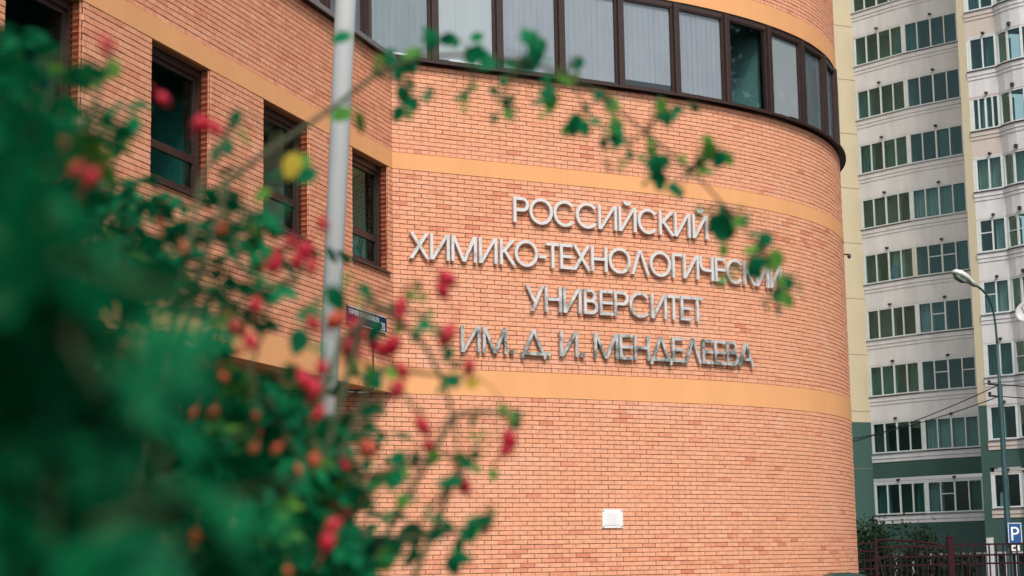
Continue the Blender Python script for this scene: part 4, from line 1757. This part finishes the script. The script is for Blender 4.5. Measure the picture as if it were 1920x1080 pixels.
# looser leaves along the right edge: (pixel x, y, size in pixels, pointing angle, distance)
SPR = [(640, 70, 44, 200, 2.5), (715, 112, 40, 250, 2.5), (748, 128, 46, 230, 2.5), (770, 118, 44, 290, 2.5), (800, 72, 44, 100, 2.5), (757, 180, 46, 290, 2.5), (775, 195, 34, 290, 2.5),
       (850, 150, 22, 240, 2.5), (868, 188, 44, 270, 2.5), (890, 100, 44, 160, 2.5), (915, 120, 44, 200, 2.5), (940, 180, 30, 220, 2.5), (962, 205, 38, 265, 2.5), (990, 70, 46, 110, 2.5), (1005, 100, 52, 280, 2.5), (985, 125, 46, 190, 2.5),
       (1025, 150, 44, 280, 2.5), (1032, 190, 46, 260, 2.5), (1078, 235, 50, 265, 2.5), (1080, 125, 40, 280, 2.5), (1145, 205, 46, 280, 2.55), (1155, 240, 42, 270, 2.55), (1158, 268, 34, 230, 2.55), (1166, 303, 36, 250, 2.55),
       (1240, 200, 36, 280, 2.6), (1250, 225, 30, 285, 2.6), (1222, 282, 26, 200, 2.6), (1232, 308, 46, 280, 2.6), (1220, 336, 34, 220, 2.6), (1266, 355, 28, 260, 2.6), (1330, 285, 44, 285, 2.6), (1350, 300, 38, 250, 2.6), (1318, 320, 28, 210, 2.6),
       (1355, 420, 52, 270, 2.6), (1350, 440, 36, 285, 2.6), (1402, 405, 32, 280, 2.6), (1320, 395, 30, 225, 2.6), (1425, 490, 64, 265, 2.6), (1412, 470, 44, 180, 2.6), (1462, 560, 54, 268, 2.6), (1470, 530, 36, 300, 2.6), (1380, 500, 30, 200, 2.6),
       (440, 225, 44, 250, 2.2), (455, 250, 40, 300, 2.2), (405, 290, 42, 240, 2.1), (425, 275, 40, 290, 2.1), (560, 310, 58, 230, 2.1), (575, 330, 46, 200, 2.1), (520, 330, 40, 180, 2.1), (490, 365, 44, 190, 2.1), (530, 385, 50, 240, 2.1),
       (640, 215, 48, 200, 2.4), (675, 230, 46, 265, 2.4), (250, 235, 46, 240, 1.9), (235, 255, 50, 280, 1.9), (190, 150, 46, 220, 1.9), (215, 130, 38, 280, 1.9),
       (610, 545, 60, 220, 2.1), (630, 560, 56, 300, 2.1), (580, 590, 56, 200, 2.1), (650, 520, 40, 250, 2.1), (668, 560, 36, 280, 2.1), (685, 545, 36, 330, 2.1), (700, 710, 42, 270, 2.2), (660, 690, 34, 240, 2.2), (560, 640, 56, 260, 2.1), (600, 650, 50, 300, 2.1),
       (715, 690, 30, 200, 2.2), (735, 700, 28, 300, 2.2), (795, 610, 34, 190, 2.2), (780, 630, 30, 240, 2.2), (840, 665, 36, 270, 2.2), (848, 715, 38, 190, 2.2), (770, 555, 26, 260, 2.2), (700, 625, 36, 230, 2.2), (655, 790, 44, 270, 2.2), (690, 770, 36, 220, 2.2),
       (745, 860, 40, 200, 2.2), (778, 865, 38, 260, 2.2), (740, 900, 46, 240, 2.2), (720, 890, 40, 190, 2.2), (770, 895, 34, 300, 2.2), (755, 940, 36, 250, 2.2), (705, 905, 44, 210, 2.2), (815, 855, 30, 290, 2.2), (860, 860, 36, 190, 2.2), (840, 905, 54, 180, 2.2), (875, 870, 30, 210, 2.2),
       (895, 980, 48, 170, 2.2), (912, 975, 36, 30, 2.2), (880, 1000, 50, 200, 2.2), (860, 1030, 50, 250, 2.2), (850, 1060, 44, 280, 2.2), (800, 1010, 56, 200, 2.2), (770, 1000, 56, 180, 2.2), (740, 1020, 54, 200, 2.2), (725, 1050, 50, 250, 2.2), (770, 1045, 50, 240, 2.2), (820, 1000, 46, 30, 2.2), (810, 970, 40, 100, 2.2),
       (660, 960, 56, 230, 2.15), (640, 1000, 60, 200, 2.1), (690, 1030, 56, 260, 2.1), (650, 1060, 56, 250, 2.1), (600, 940, 60, 240, 2.1), (905, 815, 36, 180, 2.3), (945, 770, 30, 320, 2.3), (960, 790, 34, 280, 2.3), (925, 890, 26, 270, 2.3), (885, 790, 24, 200, 2.3), (540, 760, 60, 250, 2.0), (590, 800, 56, 220, 2.0), (610, 870, 56, 250, 2.05), (575, 900, 50, 200, 2.05)]
for (x, y, sz_, a, Y) in list(SPR):
    if (x > 700 and y < 620) or x > 690:
        for _ in range(3 if y < 620 else 1):
            SPR.append((x + rb.normal(0, 20), y + rb.normal(0, 17), sz_ * rb.uniform(.55, .85), a + rb.normal(0, 40), Y))
PALE = {(945, 770), (960, 790), (885, 790), (925, 890), (770, 555), (1222, 282), (1318, 320), (905, 815), (490, 365)}
SPR_STEM = []
for (x, y, s, a, Y) in SPR:
    Y = Y + rb.normal(0, .07)
    P = at(x, y, Y)
    an = math.radians(a)
    dirn = Vector((math.cos(an), rb.normal(0, .25), math.sin(an))).normalized()
    # local x along dirn, local z towards the viewer or tilted
    zz = (Vector((0, -1, .3)) + Vector((rb.normal(0, .45), 0, rb.normal(0, .45)))).normalized()
    yy_ = zz.cross(dirn).normalized()
    zz = dirn.cross(yy_)
    R3 = Matrix((dirn, yy_, zz)).transposed()
    size = s * 1.1 * Y / FPX
    P0 = P - dirn * size * .55
    add_leaf(P0, R3, size, 8 + int(rb.integers(0, 3)) if rb.random() < .75 else 6 + int(rb.integers(0, 2)), 'leaf_pale' if (x, y) in PALE or rb.random() < .28 else 'leaf', big=True)
    SPR_STEM.append((P0, (x, y)))
for (x, y, s, a, Y) in ((558, 280, 56, 250, 2.1), (440, 590, 40, 200, 2.0), (870, 725, 30, 20, 2.2)):
    P = at(x, y, Y)
    an = math.radians(a)
    dirn = Vector((math.cos(an), .1, math.sin(an))).normalized()
    zz = Vector((0.1, -1, .2)).normalized()
    yy_ = zz.cross(dirn).normalized()
    R3 = Matrix((dirn, yy_, dirn.cross(yy_))).transposed()
    add_leaf(P, R3, s * 1.1 * Y / FPX, 8, 'leaf_yellow', big=True)

# canes that can be followed in the picture
CANES = [
    [(430, 335, 2.1), (530, 265, 2.25), (640, 192, 2.4), (700, 140, 2.45), (780, 105, 2.5), (880, 100, 2.5), (985, 115, 2.5), (1060, 135, 2.5), (1140, 185, 2.55), (1210, 250, 2.6), (1300, 320, 2.6), (1380, 410, 2.6), (1430, 470, 2.6), (1470, 560, 2.6)],
    [(690, 560, 2.15), (760, 610, 2.2), (800, 650, 2.2), (830, 710, 2.2), (848, 770, 2.2), (856, 830, 2.2), (858, 880, 2.2)],
    [(640, 640, 2.1), (690, 590, 2.15), (740, 570, 2.2), (790, 590, 2.2), (835, 630, 2.2)],
    [(660, 1000, 2.15), (740, 1010, 2.2), (820, 1005, 2.2), (880, 990, 2.2), (925, 970, 2.2)],
    [(640, 900, 2.1), (720, 890, 2.2), (790, 860, 2.2), (840, 850, 2.2), (880, 870, 2.2)],
    [(858, 880, 2.2), (840, 910, 2.2), (800, 960, 2.2), (770, 1010, 2.2)],
    [(380, 330, 2.0), (420, 270, 2.05), (445, 225, 2.1)],
    [(850, 780, 2.25), (900, 770, 2.3), (945, 775, 2.3), (965, 800, 2.3)],
    [(700, 700, 2.2), (745, 690, 2.2), (790, 700, 2.2), (840, 705, 2.2), (885, 700, 2.2)],
    [(120, 300, 1.8), (180, 200, 1.85), (205, 110, 1.9), (210, 70, 1.9)],
]
for cn_ in CANES:
    pts = [at(*q) for q in cn_]
    fine = []
    for i in range(len(pts) - 1):
        for t in (0, .5):
            fine.append(pts[i].lerp(pts[i + 1], t))
    fine.append(pts[-1])
    for i in range(1, len(fine) - 1):
        fine[i] = fine[i] * .5 + (fine[i - 1] + fine[i + 1]) * .25
    stems.tube(fine, np.linspace(.0036, .0014, len(fine)).tolist(), 6)
    j0 = fine[0]
    b0 = BASE + Vector((rb.normal(0, .1), rb.normal(0, .1), 0))
    mid = b0.lerp(j0, .6) + Vector((-.05, 0, .12))
    stems.tube([b0, b0.lerp(mid, .5), mid, mid.lerp(j0, .5), j0], [.007, .006, .005, .0045, .0036], 6)
cane_pts = [at(*q) for cn_ in CANES for q in cn_]
for P0, _ in SPR_STEM:
    near_ = min(cane_pts, key=lambda q: (q - P0).length)
    if (near_ - P0).length < .09:
        stems.tube([near_, (near_ + P0) / 2 + Vector((0, 0, .006)), P0], [.0011, .0009, .0008], 4)

# leaves: the 300 that show largest are parts of their own
order = sorted(range(len(leaf_list)), key=lambda i: -leaf_list[i][5])
chosen = set(order[:300])
V, F, vi = {}, {}, {}
for i, (P, R3, size, var, m, wgt) in enumerate(leaf_list):
    if i in chosen:
        o = bpy.data.objects.new('leaf', leaf_mesh(var, m))
        link(o, rose, tuple(P))
        o.rotation_euler = R3.to_euler()
        o.scale = (size, size, size)
        continue
    v, f = LEAVES[var]
    q = (v * size) @ np.array(R3).T + np.array(P)
    V.setdefault(m, []).append(q)
    k = vi.get(m, 0)
    F.setdefault(m, []).extend([tuple(a + k for a in ff) for ff in f])
    vi[m] = k + len(v)
for m in V:
    me = bpy.data.meshes.new('foliage')
    me.from_pydata(np.concatenate(V[m]).tolist(), [], F[m])
    me.materials.append(MATS[m])
    o = link(bpy.data.objects.new('foliage', me), rose)
    o['kind'] = 'stuff'
stems.build('stems', 'stem', rose, True)

# rose hips
HIP = [(200, 85, 34, 1.9), (305, 185, 30, 1.9), (375, 232, 38, 2.0), (402, 240, 36, 2.0), (145, 318, 36, 1.7), (172, 332, 34, 1.7), (572, 470, 40, 2.1), (558, 490, 34, 2.1), (516, 496, 34, 2.1), (606, 420, 26, 2.2), (586, 606, 30, 2.1),
       (668, 622, 40, 2.15), (655, 650, 38, 2.15), (470, 640, 34, 2.0), (735, 648, 34, 2.2), (715, 655, 26, 2.2), (750, 575, 30, 2.2), (748, 592, 26, 2.2), (838, 522, 32, 2.2), (830, 545, 28, 2.2), (838, 628, 34, 2.2), (752, 694, 28, 2.2), (745, 730, 32, 2.2),
       (570, 712, 38, 2.1), (590, 728, 36, 2.1), (880, 688, 24, 2.2), (792, 798, 28, 2.2), (805, 838, 24, 2.2), (955, 826, 32, 2.3), (950, 842, 26, 2.3), (868, 908, 30, 2.2), (672, 940, 38, 2.15), (640, 962, 40, 2.1), (645, 875, 26, 2.2),
       (910, 985, 26, 2.2), (480, 572, 30, 2.0), (440, 615, 28, 2.0), (598, 775, 28, 2.1), (605, 690, 28, 2.1), (660, 660, 34, 2.15), (625, 985, 34, 2.1), (545, 455, 26, 2.1), (585, 500, 28, 2.1), (520, 480, 26, 2.1), (700, 645, 26, 2.2), (615, 1015, 38, 2.05)]
HIPO = [(415, 430, 34, 1.95), (630, 600, 36, 2.1), (690, 842, 34, 2.15), (420, 706, 28, 1.9), (400, 776, 32, 1.9), (366, 776, 30, 1.85), (590, 862, 40, 2.1), (365, 1006, 40, 1.7), (300, 422, 26, 1.8), (260, 645, 34, 1.4), (475, 842, 40, 1.9), (310, 1010, 30, 1.6), (120, 270, 34, 1.5), (540, 1070, 26, 2.0), (345, 465, 26, 1.8), (450, 660, 24, 1.9), (520, 840, 28, 2.0), (345, 770, 24, 1.8), (240, 650, 30, 1.4), (560, 880, 24, 2.0), (500, 500, 26, 2.0), (430, 980, 28, 1.9), (480, 780, 22, 1.9)]
hip_me = {}
for hm in ('hip_red', 'hip_orange'):
    m = MB()
    m.lathe([(.02, -.62), (.2, -.56), (.38, -.35), (.46, -.05), (.45, .2), (.34, .42), (.18, .52), (.08, .54)], (0, 0, 0), 12)
    for j in range(5):
        a = j * 2 * math.pi / 5
        m.tube([(math.cos(a) * .06, math.sin(a) * .06, .52), (math.cos(a) * .15, math.sin(a) * .15, .72), (math.cos(a) * .26, math.sin(a) * .26, .86)], [.05, .035, .008], 4)
    m.tube([(0, 0, -.58), (.05, 0, -1.0), (.0, .05, -1.6)], [.05, .045, .05], 5)
    me = m.mesh('rose_hip', hm)
    for p in me.polygons:
        p.use_smooth = True
    hip_me[hm] = me
for lst, hm in ((HIP, 'hip_red'), (HIPO, 'hip_orange')):
    for (x, y, s, Y) in lst:
        if x < 630:
            Y = 1.85 if x > 250 else 1.4     # in front of the leaves
        P = at(x, y, Y)
        o = bpy.data.objects.new('rose_hip', hip_me[hm])
        link(o, rose, tuple(P))
        sz = s * Y / FPX * ((.6 if hm == 'hip_orange' else .84) if x < 630 else 1)
        d_ = Vector((rb.normal(0, .5), rb.normal(0, .4), -1 if rb.random() < .75 else 1)).normalized()
        o.rotation_euler = d_.to_track_quat('Z', 'Y').to_euler()
        o.scale = (sz, sz, sz * rb.uniform(1.0, 1.15))
